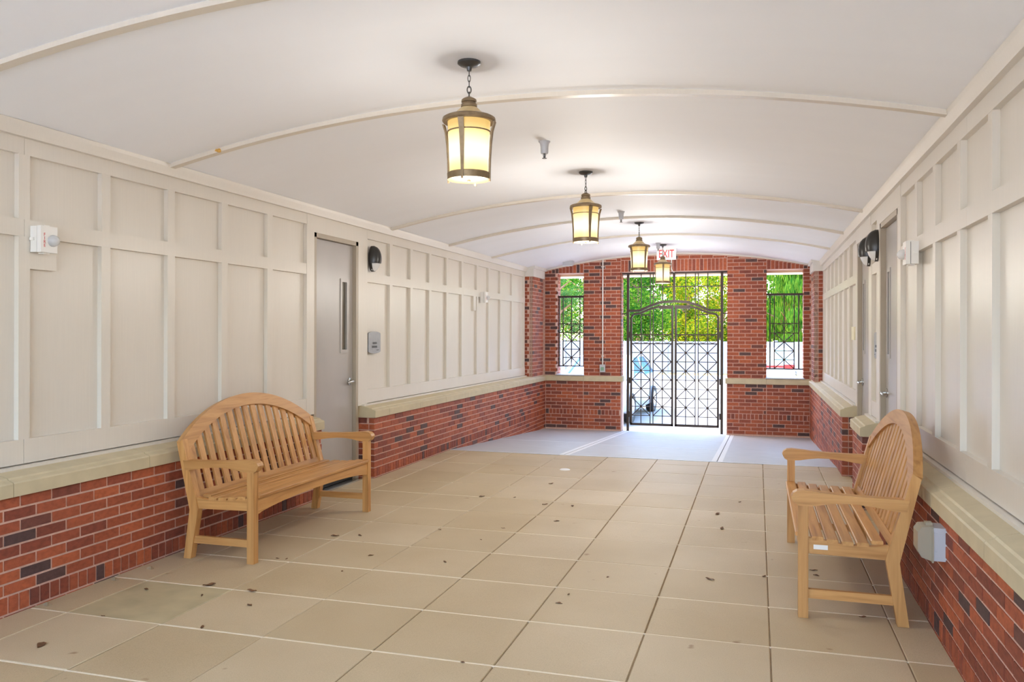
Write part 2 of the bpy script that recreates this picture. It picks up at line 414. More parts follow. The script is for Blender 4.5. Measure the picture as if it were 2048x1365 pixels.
# ------------------------------------------------------------------ floor
T = 0.6096
fl = MB().box(XBL-0.3, XBR+0.3, YB, Y_EDGE, -0.35, -0.007).build('floor', M['joint'])
tag(fl, 'beige stone paved floor of the covered passage', 'floor', kind='structure')
xs = [XL+0.004]+[-3.594+T*i for i in range(8)]+[XR-0.004]
ys = [YB]+[3.5666+T*r for r in range(-9, 11)]+[Y_EDGE]
xs[0] -= 0.12; xs[-1] += 0.12
for r in range(len(ys)-1):
    for c in range(len(xs)-1):
        x0, x1, y0, y1 = xs[c], xs[c+1], ys[r], ys[r+1]
        g = 0.0055
        cx, cy = (x0+x1)/2, (y0+y1)/2
        o = MB().cbox(x0+0.003-cx, x1-0.003-cx, y0+g-cy, y1-g-cy, -0.03, 0, 0.0035).build('paving_tile', M['stained'] if (abs(cx+3.29) < 0.1 and abs(cy-3.87) < 0.1) else M['tile'], fl, loc=(cx, cy, random.uniform(-0.0016, 0.0008)))
        o.rotation_euler = (random.uniform(-0.0012, 0.0012), random.uniform(-0.0012, 0.0012), random.uniform(-0.001, 0.001))
for y in ys[1:-1]:      # pale strips across the passage, painted light on the tiles' front edges
    MB().box(XL-0.1, XR+0.1, y-0.0058, y+0.0058, -0.02, -0.0022).build('lit_edge_strip', M['litedge'], fl)
# ramp
rp = empty('floor_ramp', (0, 0, 0)); tag(rp, 'blue grey concrete ramp sloping down from the tiles to the gate', 'floor', kind='structure')
YO = 15.5
def slab(x0, x1, y0, y1, name, mat, dz=0.0, th=0.2):
    z0, z1 = ground(y0)+dz, ground(y1)+dz
    return MB().add([(x0, y0, z0-th), (x1, y0, z0-th), (x1, y1, z1-th), (x0, y1, z1-th), (x0, y0, z0), (x1, y0, z0), (x1, y1, z1), (x0, y1, z1)],
                    [(3, 2, 1, 0), (4, 5, 6, 7), (0, 1, 5, 4), (1, 2, 6, 5), (2, 3, 7, 6), (3, 0, 4, 7)]).build(name, mat, rp)
jx = [XL-0.12, -2.33, -0.46, XR+0.12]
for i in range(3): slab(jx[i]+0.004, jx[i+1]-0.004, Y_EDGE+0.004, YO, 'concrete_slab', M['concrete'])
for x in jx[1:3]:
    slab(x-0.065, x-0.006, Y_EDGE+0.006, YO-0.3, 'tooled_edge', M['score'], 0.0012, 0.01)
    slab(x+0.006, x+0.065, Y_EDGE+0.006, YO-0.3, 'tooled_edge', M['score'], 0.0012, 0.01)
slab(XL-0.1, XR+0.1, Y_EDGE+0.004, Y_EDGE+0.05, 'tooled_edge', M['score'], 0.0014, 0.01)
slab(XL, jx[1]-0.07, 12.05, 12.09, 'tooled_edge', M['score'], 0.0012, 0.01)
slab(jx[1]+0.07, jx[2]-0.07, 11.75, 11.80, 'tooled_edge', M['score'], 0.0012, 0.01)
slab(jx[1]+0.07, jx[2]-0.07, 13.35, 13.39, 'tooled_edge', M['score'], 0.0012, 0.01)

# ------------------------------------------------------------------ ceiling vault
N = 48
def arc(n=N, x0=XBL-0.03, x1=XBR+0.03, dz=0.0): return [(x0+(x1-x0)*i/n, vault(min(max(x0+(x1-x0)*i/n, XMID-HALF), XMID+HALF))+dz) for i in range(n+1)]
mb = MB(); a = arc(); ny = 84; yA, yB2 = YB, 15.4
for j in range(ny+1):
    y = yA+(yB2-yA)*j/ny
    for x, z in a: mb.v.append((x, y, z+0.0045*math.sin(2*PI*y/1.22+0.7)+0.0012*math.sin(2*PI*y/0.41+x)))
n1 = len(a)
for j in range(ny):
    for i in range(n1-1): mb.f.append((j*n1+i, j*n1+i+1, (j+1)*n1+i+1, (j+1)*n1+i))
ce = mb.build('ceiling', M['ceil'], None, smooth=True, fix=False); tag(ce, 'white shallow barrel vaulted ceiling over the passage', 'ceiling', kind='structure')
MB().box(XBL-0.5, XBR+0.5, YB, 15.4, 3.05, 3.3).build('roof_deck', M['ceil'], ce)
for i, y in enumerate((3.03, 4.83, 8.44, 10.23, 12.07)):
    o = arc(40, XBL+0.045, XBR-0.045, 0.02); inn = arc(40, XBL+0.045, XBR-0.045, -0.027)
    MB().strip(o, inn, lambda u, v, t: (u, t, v), y-0.028, y+0.028).build('ceiling_rib', M['rib'], ce, smooth=True)
for y in (6.62, 13.7): pass
# crown boards along both springings, white arch bead at the far wall
for nm, xb, sg, lab in (('trim_1', XBL, 1, 'cream crown board along the top of the left wall'), ('trim_2', XBR, -1, 'cream crown board along the top of the right wall')):
    prof = [(-0.05, ZF1), (0.034, ZF1), (0.040, ZF1+0.02), (0.052, ZC-0.012), (0.058, ZC+0.012), (-0.05, ZC+0.06)]
    o = MB().prism(prof, lambda u, v, t: (xb+sg*u, t, v), YB, 14.16).build(nm, M['board']); tag(o, lab, 'trim', kind='structure')
o = MB().strip(arc(40, -3.84, 0.86, 0.03), arc(40, -3.84, 0.86, -0.022), lambda u, v, t: (u, t, v), YE-0.03, YE+0.01).build('trim_3', M['palestone'], smooth=True)
tag(o, 'thin white arched bead where the vault meets the end wall', 'trim', kind='structure')

# ------------------------------------------------------------------ side walls
BT = 0.034     # batten thickness
def side_wall(name, label, XBK, XBF, sg, segs, battens, casings, joints, doors, joint_rail, yend=14.14):
    """XBK brick face, XBF board face, sg direction into the passage (+1 left wall, -1 right wall)."""
    X = lambda d: XBF-sg*d           # d metres behind the board face
    mb = MB()
    def bx(d0, d1, y0, y1, z0, z1):
        xa, xb = sorted((X(d0), X(d1))); mb.box(xa, xb, y0, y1, z0, z1)
    holes = sorted(doors)
    y = YB
    for h0, h1 in holes+[(15.4, None)]:
        bx(BT, 0.32, y, h0, -0.5, 3.3)
        if h1 is None: break
        bx(BT, 0.32, h0, h1, 2.476, 3.3)
        y = h1
    for y0, y1 in segs:              # mortar core of the brick base
        xa, xb = sorted((XBK-sg*0.004, X(BT+0.01))); mb.box(xa, xb, y0+0.005, (y1 if y1 > 14.9 else y1-0.005), -0.5, ZS)
    wl = mb.build(name, M['board'], None); tag(wl, label, 'wall', kind='structure')
    wl.data.materials.append(M['mortar'])
    nb = 6*len(segs)
    for p in wl.data.polygons[len(wl.data.polygons)-nb:]: p.material_index = 1
    lst = []
    for i, (y0, y1) in enumerate(segs):
        rows = base_rows if y1 > 12 else rows_near
        st = 5 if y1 > 12 else 8
        lay(rows, y0-(0.006 if y0 > 0.9 else 0), y1+(0.006 if y1 < 14 else 0), side_mk(XBK, sg), lst, first=i)
        # returns at the door openings
        if y0 > 0:
            xa, xb = sorted((XBK-sg*0.062, X(BT)))
            lay(rows, xa, xb, end_mk(y0, -1), lst, first=1)
        if y1 < 14:
            xa, xb = sorted((XBK-sg*0.062, X(BT)))
            lay(rows, xa, xb, end_mk(y1, 1), lst, first=1)
    place_bricks(wl, lst)
    # sill stones
    prof = [(-0.15, ZS), (0.172-0.0, ZS), (0.172, ZS+0.070), (0.166, ZS+0.078), (0.135, ZS+0.088), (0.128, ZS+0.098), (0.03, ZS+0.118), (-0.15, ZS+0.118)]
    w0 = abs(XBK-XBF)+0.020
    prof = [(u if u < 0.1 else u-0.172+w0, v) for u, v in prof]
    drip = [(-0.02, ZS+0.112), (0.034, ZS+0.112), (0.034, ZS+0.134), (0.012, ZP0-0.006), (-0.02, ZP0-0.006)]
    for (y0, y1) in segs:
        ov = 0.018
        ya, yb = y0-(ov if y0 > 0 else 0), y1+(ov if y1 < 14 else 0)
        cuts = [ya]+[j for j in joints if ya+0.2 < j < yb-0.2]+[yb]
        for k in range(len(cuts)-1):
            MB().prism(prof, lambda u, v, t: (XBF+sg*u, t, v), cuts[k]+0.002, cuts[k+1]-0.002).build('sill_stone', M['stone'], wl)
        yc, yd = max(y0, YB)+(0.01 if y0 > 0 else 0), min(y1-0.005, yend)
        MB().prism(drip, lambda u, v, t: (XBF+sg*u, t, v), yc, yd).build('drip_ledge', M['board'], wl)
    # boards
    def board(nm, y0, y1, z0, z1, d=0.0, th=BT+0.01):
        xa, xb = sorted((X(d), X(d+th))); return MB().box(xa, xb, y0, y1, z0, z1).build(nm, M['board'], wl)
    for (y0, y1) in segs:
        a0 = y0; a1 = min(y1, yend)
        parts = [a0]+[j for j in joint_rail if a0+0.15 < j < a1-0.15]+[a1]
        for k in range(len(parts)-1):
            e = 0.0012
            ca = 0.0
            board('bottom_rail', parts[k]+e, parts[k+1]-e, ZP0, ZP1)
            board('middle_rail', parts[k]+e, parts[k+1]-e, ZM0, ZM1)
    fr = sorted([YB]+[j for j in joint_rail]+[yend])
    for k in range(len(fr)-1): board('frieze_board', fr[k]+0.0012, fr[k+1]-0.0012, ZF0, ZF1)
    for y0, y1 in battens:
        board('batten', y0, y1, ZP1, ZM0, 0.0015); board('batten', y0, y1, ZM1, ZF0, 0.0015)
    for y0, y1 in casings: board('door_casing', y0, y1, ZP0 if y0 > 9999 else -0.0, ZF0 if True else 0, -0.002) if False else board('door_casing', y0, y1, 0.76, ZF0, -0.003)
    for h0, h1 in holes: board('head_casing', h0-0.13, h1+0.13, 2.476, ZF1, -0.004)
    return wl, board

bat_L = [(2.41, 2.485), (3.02, 3.095), (3.625, 3.70), (4.235, 4.31), (4.845, 4.92), (5.455, 5.533), (6.075, 6.155)]+[(y-0.075, y) for y in (8.575, 9.15, 9.74, 10.34, 10.93, 11.58, 12.13, 12.73, 13.39)]+[(14.06, 14.13)]
wl, bdL = side_wall('wall_left', 'left wall of cream boards and battens above a red brick base', XL, XBL, 1,
    [(YB, 6.72), (7.80, YE)], bat_L, [(6.705, 6.838), (7.725, 7.935)], [0.4, 1.4, 2.42, 3.44, 4.467, 5.49, 8.134, 8.974, 9.82, 10.66, 11.5, 12.34, 13.2, 14.1],
    [(6.838, 7.725)], [3.66, 6.72, 7.935, 10.92, 14.06])
bat_R = [(2.35, 2.42), (2.95, 3.025), (3.55, 3.62), (4.155, 4.228), (4.76, 4.835), (5.386, 5.465), (5.975, 6.055)]+[(7.86-0.0, 7.87)]+[(y, y+0.075) for y in (10.12, 10.73, 11.36, 11.96, 12.57, 13.2)]+[(13.95, 14.12)]
wr, bdR = side_wall('wall_right', 'right wall of cream boards and battens above a red brick base', XR, XBR, -1,
    [(YB, 6.62), (7.66, 8.42), (9.42, YE)], bat_R, [(6.59, 6.732), (7.668, 7.85), (8.19, 8.388), (9.330, 9.47)], [0.6, 1.6, 2.6, 3.6, 4.62, 5.62, 8.04, 10.3, 11.2, 12.05, 12.9, 13.8],
    [(6.732, 7.668), (8.388, 9.330)], [4.62, 6.60, 7.66, 8.40, 9.44, 12.0])
# spacer plates behind the horn strobes
bdL('mounting_plate', 3.70, 3.885, 1.89, 1.985, 0.001); bdL('mounting_plate', 11.36, 11.47, 1.86, 2.08, 0.001)

# ------------------------------------------------------------------ far wall
WLx0, WLx1, WRx0, WRx1 = -3.632, -3.12, 0.155, 0.768
DX0, DX1, ZT = -2.418, -0.518, 2.66
mb = MB(); YF = YE+0.004
mb.box(XBL-0.3, DX0+0.006, YF, 15.36, -0.6, ZS); mb.box(DX1-0.006, XBR+0.3, YF, 15.36, -0.6, ZS)
for x0, x1 in ((XBL-0.3, WLx0-0.006), (WLx1+0.006, DX0-0.006), (DX1+0.006, WRx0-0.006), (WRx1+0.006, XBR+0.3)): mb.box(x0, x1, YF, 15.36, ZS, ZT)
mb.box(XBL-0.3, XBR+0.3, YF, 15.36, ZT, 3.3)
wb = mb.build('wall_back', M['mortar']); tag(wb, 'red brick end wall with a gateway between two barred openings', 'wall', kind='structure')
lst = []
em = end_mk(YE)
for x0, x1, f in ((XL, WLx1, 0), (WLx1, DX0, 0), (DX1, WRx0, 1), (WRx0, XR, 1)): lay(base_rows, x0, x1, em, lst, first=f)
vt = lambda x: vault(x)-0.02
pr_rows = course_rows(ZSILL+0.005, ZT)
n_over = [(ZT+i*CH, ZT+(i+1)*CH, 's') for i in range(6)]
for x0, x1, f in ((XL-0.02, WLx0, 0), (WLx1, DX0, 1), (DX1, WRx0, 0), (WRx1, XR+0.02, 1)): lay(pr_rows, x0, x1, em, lst, first=f)
for x0, x1 in ((WLx1, DX0), (DX1, WRx0)): lay(n_over, x0, x1, em, lst, first=len(pr_rows), top=vt)
lay([(ZT, ZT+0.22, 'r')], DX0, DX1, em, lst); lay([(ZT+0.22, ZT+0.22+CH, 's'), (ZT+0.22+CH, ZT+0.22+2*CH, 's')], DX0, DX1, em, lst, top=vt)
for x0, x1 in ((XL-0.02, WLx1), (WRx0, XR+0.02)): lay([(ZT, ZT+0.30, 'r')], x0, x1, em, lst, top=vt)
# reveals
for x, sg, z0 in ((WLx0, 1, 0), (WLx1, -1, 0), (DX0, 1, 0), (DX1, -1, 0), (WRx0, 1, 0), (WRx1, -1, 0)):
    lay(pr_rows, YE+0.064, 15.36, side_mk(x, sg), lst, first=1)
for x, sg in ((DX0, 1), (DX1, -1)): lay(base_rows, YE+0.064, 15.36, side_mk(x, sg), lst, first=1)
place_bricks(wb, lst)
# stone sill course and thin grey ledges in the two openings
def end_sill(x0, x1, y0=YE-0.022, y1=15.38):
    MB().add([(x0, y0, ZS), (x1, y0, ZS), (x1, y1, ZS), (x0, y1, ZS), (x0, y0, ZSILL-0.01), (x1, y0, ZSILL-0.01), (x1, y1, ZSILL), (x0, y1, ZSILL), (x0, y0+0.02, ZSILL), (x1, y0+0.02, ZSILL)],
             [(3, 2, 1, 0), (0, 1, 5, 4), (4, 5, 9, 8), (8, 9, 6, 7), (0, 4, 8, 7, 3), (1, 2, 6, 9, 5)]).build('sill_stone', M['stone'], wb)
for x0, x1 in ((XL+0.0, -3.12), (-3.117, DX0+0.03), (DX1-0.03, 0.152), (0.155, XR)): end_sill(x0, x1)
for x0, x1 in ((WLx0, WLx1), (WRx0, WRx1)):
    MB().prism([(YE-0.03, ZSILL), (YE-0.03, ZSILL+0.018), (15.2, ZSILL+0.03), (15.4, ZSILL+0.02), (15.4, ZSILL)], lambda u, v, t: (t, u, v), x0-0.02, x1+0.02).build('window_ledge', M['grey'], wb)

# pilasters in the two corners
for nm, x0, x1, xf, sg, lab in (('pilaster', XBL, XL, XL-0.012, 1, 'brick pilaster with a pale stone cap in the left corner'), ('pilaster', XR, XBR, XR+0.012, -1, 'brick pilaster with a pale stone cap in the right corner')):
    y0, y1 = 14.15, 14.90
    xa, xb = sorted((xf-sg*0.004, (XBL-0.05 if sg > 0 else XBR+0.05)))
    p = MB().box(xa, xb, y0+0.006, y1-0.006, ZSILL+0.005, 2.55).build(nm, M['mortar']); tag(p, lab, 'pilaster', kind='structure')
    lst = []; rows = course_rows(ZSILL+0.01, 2.55)
    lay(rows, y0+0.0, y1, side_mk(xf, sg), lst, first=1)
    lay(rows, *(sorted((xf-sg*0.062, xf-sg*0.2))), end_mk(y0, -1), lst, first=0)
    place_bricks(p, lst)
    xa, xb = sorted((xf+sg*0.022, xf-sg*0.25))
    MB().box(xa, xb, y0-0.022, y1+0.03, 2.55, 2.69).build('capstone', M['palestone'], p)
    xa, xb = sorted((xf+sg*0.05, xf-sg*0.25))
    MB().box(xa, xb, y0-0.05, y1+0.06, 2.69, 2.765).build('cap_moulding', M['palestone'], p)

# ------------------------------------------------------------------ doors
def make_door(name, label, XBF, sg, h0, h1, lever_near):
    """lever_near: lever stands at the jamb nearer the gate (h1)."""
    X = lambda d: XBF-sg*d
    d = empty(name, (X(0.1), (h0+h1)/2, 0)); tag(d, label, 'door', kind='structure')
    L = lambda x, y, z: (x-d.location.x, y-d.location.y, z)
    def bx(nm, d0, d1, y0, y1, z0, z1, mat, par=d):
        xa, xb = sorted((X(d0), X(d1)))
        mbb = MB().box(*(xa-d.location.x, xb-d.location.x), y0-d.location.y, y1-d.location.y, z0, z1)
        return mbb.build(nm, mat, par)
    fw = 0.045
    for a, b in ((h0-0.002, h0+fw), (h1-fw, h1+0.002)): bx('door_jamb', 0.0-0.001, 0.16, a, b, 0.012, 2.478, M['doorframe'])
    bx('door_head', -0.001, 0.19, h0, h1, 2.434, 2.478, M['doorframe'])
    y0, y1 = h0+fw+0.003, h1-fw-0.003
    mb = MB()
    yv1 = y1-0.107; yv0 = yv1-0.142; z0v, z1v = 1.335, 2.065
    dd = (0.042, 0.087)
    xa, xb = sorted((X(dd[0])-d.location.x, X(dd[1])-d.location.x))
    oy = d.location.y
    for a, b, c, e in ((y0, yv0, 0.02, 2.43), (yv1, y1, 0.02, 2.43), (yv0, yv1, 0.02, z0v), (yv0, yv1, z1v, 2.43)): mb.box(xa, xb, a-oy, b-oy, c, e)
    leaf = mb.build('door_leaf', M['door'], d)
    fb = MB()
    xa, xb = sorted((X(dd[0]-0.008)-d.location.x, X(dd[0]+0.02)-d.location.x))
    t = 0.021
    for a, b, c, e in ((yv0-0.012, yv0+t, z0v-0.012, z1v+0.012), (yv1-t, yv1+0.012, z0v-0.012, z1v+0.012), (yv0+t, yv1-t, z0v-0.012, z0v+t), (yv0+t, yv1-t, z1v-t, z1v+0.012)): fb.box(xa, xb, a-oy, b-oy, c, e)
    fb.build('window_frame', M['door'], leaf)
    xa, xb = sorted((X(dd[0]+0.012)-d.location.x, X(dd[0]+0.018)-d.location.x))
    MB().box(xa, xb, yv0+0.01-oy, yv1-0.01-oy, z0v+0.01, z1v-0.01).build('vision_pane', M['visionglass'], leaf)
    # lever
    yl = y1-0.065; x0 = X(dd[0])-d.location.x
    h = MB(); h.lathe([(0.0001, 0.0), (0.038, 0.0), (0.038, 0.008), (0.018, 0.012), (0.012, 0.05), (0.0001, 0.05)], 16, (x0, yl-oy, 1.025), 'x')
    if sg < 0: h.v = [((2*x0-v[0]), v[1], v[2]) for v in h.v]
    h.tube([(x0+sg*0.045, yl-oy+0.01, 1.025), (x0+sg*0.05, yl-oy-0.02, 1.027), (x0+sg*0.05, yl-oy-0.07, 1.024), (x0+sg*0.044, yl-oy-0.115, 1.016)], [0.013, 0.013, 0.0115, 0.010])
    h.build('lever_handle', M['chrome'], leaf, smooth=True)
    bx('threshold', -0.06, 0.17, h0+0.0, h1, 0.0, 0.014, M['chrome'])
    bx('door_sweep', 0.034, 0.05, y0, y1, 0.018, 0.05, M['rubber'], leaf)
    bx('recess_back', 0.26, 0.30, h0-0.1, h1+0.1, 0.0, 2.6, M['door'])
    return d
make_door('door_1', 'grey steel door with a narrow window behind the left bench', XBL, 1, 6.838, 7.725, True)
make_door('door_2', 'grey steel door with a narrow window behind the right bench, nearer of the right pair', XBR, -1, 6.732, 7.668, True)
make_door('door_3', 'grey steel door on the right wall, farther of the pair beside the twin wall lamps', XBR, -1, 8.388, 9.330, True)

# ------------------------------------------------------------------ iron work
IB = 0.016
def rail(mb, x0, z0, x1, z1, w, y, d=None): mb.bar((x0, y, z0), (x1, y, z1), w, d or w, (0, 1, 0) if True else None)
YG = 15.25
gate = empty('iron_gate', (-1.467, YG, -0.28)); tag(gate, 'tall bronze brown iron gate with crossed bars in the brick gateway', 'gate')
gx, gz = gate.location.x, gate.location.z
def g_part(nm, segs, par=None, w=IB, depth=None, dy=0.0):
    mb = MB()
    for x0, z0, x1, z1 in segs: mb.bar((x0-gx, dy, z0-gz), (x1-gx, dy, z1-gz), w, depth or w, (0, 1, 0))
    return mb.build(nm, M['iron'], par or gate)
g_part('post', [(-2.314, -0.31, -2.314, 2.64)], w=0.045); g_part('post', [(-0.614, -0.31, -0.614, 2.64)], w=0.045)
g_part('top_bar', [(DX0-0.0, 2.645, DX1, 2.645)], w=0.03, depth=0.045)
g_part('mullion', [(-1.467, 2.13, -1.467, 2.63)], w=0.04)
arch_o = [(-2.34, 1.95), (-2.09, 1.955), (-1.907, 2.04), (-1.715, 2.105), (-1.467, 2.125), (-1.219, 2.105), (-1.027, 2.04), (-0.844, 1.955), (-0.594, 1.95)]
g_part('arch_bar', [arch_o[i]+arch_o[i+1] for i in range(8)], w=0.045, depth=0.05)
g_part('tie_bar', [(DX0, 1.895, -2.314, 1.895)], w=0.02); g_part('tie_bar', [(-0.614, 1.895, DX1, 1.895)], w=0.02)
barx = [-2.07, -1.902, -1.848, -1.677]
def arch_z(x):
    for i in range(8):
        if arch_o[i][0] <= x <= arch_o[i+1][0]:
            t = (x-arch_o[i][0])/(arch_o[i+1][0]-arch_o[i][0]); return arch_o[i][1]*(1-t)+arch_o[i+1][1]*t
    return 1.95
for x in barx+[-2.934-b for b in barx]: g_part('transom_bar', [(x, arch_z(x)+0.02, x, 2.635)])
g_part('transom_rail', [(-2.295, 2.393, -1.485, 2.393)]); g_part('transom_rail', [(-1.449, 2.393, -0.635, 2.393)])
for mir in (0, 1):
    fx = (lambda x: x) if not mir else (lambda x: -2.934-x)
    S = lambda segs: [(fx(a), b, fx(c), e) for a, b, c, e in segs]
    leafm = MB()
    lo = [(-2.2535, -0.16), (-2.2535, 1.83), (-2.213, 1.885), (-2.083, 1.905), (-1.907, 1.982), (-1.73, 2.03), (-1.52, 2.03)]
    fr = [lo[i]+lo[i+1] for i in range(len(lo)-1)]+[(-1.4985, -0.18, -1.4985, 2.05)]
    for x0, z0, x1, z1 in S(fr): leafm.bar((x0-gx, 0, z0-gz), (x1-gx, 0, z1-gz), 0.036, 0.036, (0, 1, 0))
    for x0, z0, x1, z1 in S([(-2.27, -0.158, -1.481, -0.158)]): leafm.bar((x0-gx, 0, z0-gz), (x1-gx, 0, z1-gz), 0.045, 0.036, (0, 1, 0))
    leaf = leafm.build('gate_leaf', M['iron'], gate)
    for x in barx:
        zt = min(arch_z(x)-0.075, 2.03)
        g_part('bar', S([(x, -0.14, x, zt)]), leaf)
    for z in (1.509, 1.342): g_part('cross_rail', S([(-2.235, z, -1.515, z)]), leaf, w=0.02)
    step = (1.342-0.005)/8
    for bay in ((-2.235, -2.07, -1.902), (-1.848, -1.677, -1.515)):
        for k in range(1, 9):
            z = 1.342-k*step; g_part('cell_rail', S([(bay[0], z, bay[2], z)]), leaf, w=0.0135)
        for k in range(4):
            za, zb = 1.342-2*k*step, 1.342-(2*k+2)*step
            g_part('cross_brace', S([(bay[0], za, bay[2], zb), (bay[0], zb, bay[2], za)]), leaf, w=0.0155)
            zc = (za+zb)/2; c = fx(bay[1])
            MB().box(c-gx-0.018, c-gx+0.018, -0.010, 0.010, zc-gz-0.018, zc-gz+0.018).build('boss', M['iron'], leaf)
        for a, b in ((bay[0], bay[1]), (bay[1], bay[2])):
            c = fx((a+b)/2)-gx; r = 0.071
            MB().tube([(c+r*math.cos(2*PI*i/20), 0, 1.4255-gz+r*math.sin(2*PI*i/20)) for i in range(20)], 0.0055, 6, True).build('ring', M['iron'], leaf, smooth=True)
    g_part('short_rail', S([(-2.07, 1.872, -1.902, 1.872)]), leaf, w=0.02)
    for z in (0.65, 0.02, 1.5): g_part('hinge', S([(-2.30, z-0.05, -2.30, z+0.06)]), leaf, w=0.05)
    g_part('lock_plate', S([(-1.74, 2.008, -1.50, 2.008)]), leaf, w=0.05, depth=0.06, dy=-0.012)
def grille(label, x0, x1, barxs, ringpairs):
    xc = (x0+x1)/2; YW = 15.2
    g = empty('window_grille', (xc, YW, 0.9)); tag(g, label, 'grille')
    def P(nm, segs, w=IB, depth=None):
        mb = MB()
        for a, b, c, e in segs: mb.bar((a-xc, 0, b-0.9), (c-xc, 0, e-0.9), w, depth or w, (0, 1, 0))
        return mb.build(nm, M['iron'], g)
    P('top_bar', [(x0, 2.224, x1, 2.224)], 0.038); P('bottom_bar', [(x0, 0.908, x1, 0.908)], 0.02)
    P('post', [(barxs[0], 0.91, barxs[0], 2.21)], 0.022); P('post', [(barxs[4], 0.91, barxs[4], 2.21)], 0.022)
    for b in barxs[1:4]: P('bar', [(b, 0.91, b, 2.21)], 0.0175)
    for z in (1.710, 1.5415): P('cross_rail', [(barxs[0], z, barxs[4], z)], 0.016)
    a, m_, b = barxs[1:4]; st = (1.5415-0.912)/4
    for k in (1, 2, 3): P('cell_rail', [(a, 1.5415-k*st, b, 1.5415-k*st)], 0.0145)
    for k in (0, 1):
        za, zb = 1.5415-2*k*st, 1.5415-(2*k+2)*st
        P('cross_brace', [(a, za, b, zb), (a, zb, b, za)], 0.016)
        zc = (za+zb)/2; MB().box(m_-xc-0.02, m_-xc+0.02, -0.01, 0.01, zc-0.92, zc-0.88).build('boss', M['iron'], g)
    for c in ((a+m_)/2, (m_+b)/2):
        MB().tube([(c-xc+0.072*math.cos(2*PI*i/20), 0, 1.626-0.9+0.072*math.sin(2*PI*i/20)) for i in range(20)], 0.0055, 6, True).build('ring', M['iron'], g, smooth=True)
grille('dark iron grille with crossed bars in the opening left of the gate', WLx0, WLx1, [-3.62, -3.545, -3.381, -3.218, -3.145], None)
grille('dark iron grille with crossed bars in the opening right of the gate', WRx0, WRx1, [0.214, 0.287, 0.452, 0.619, 0.696], None)

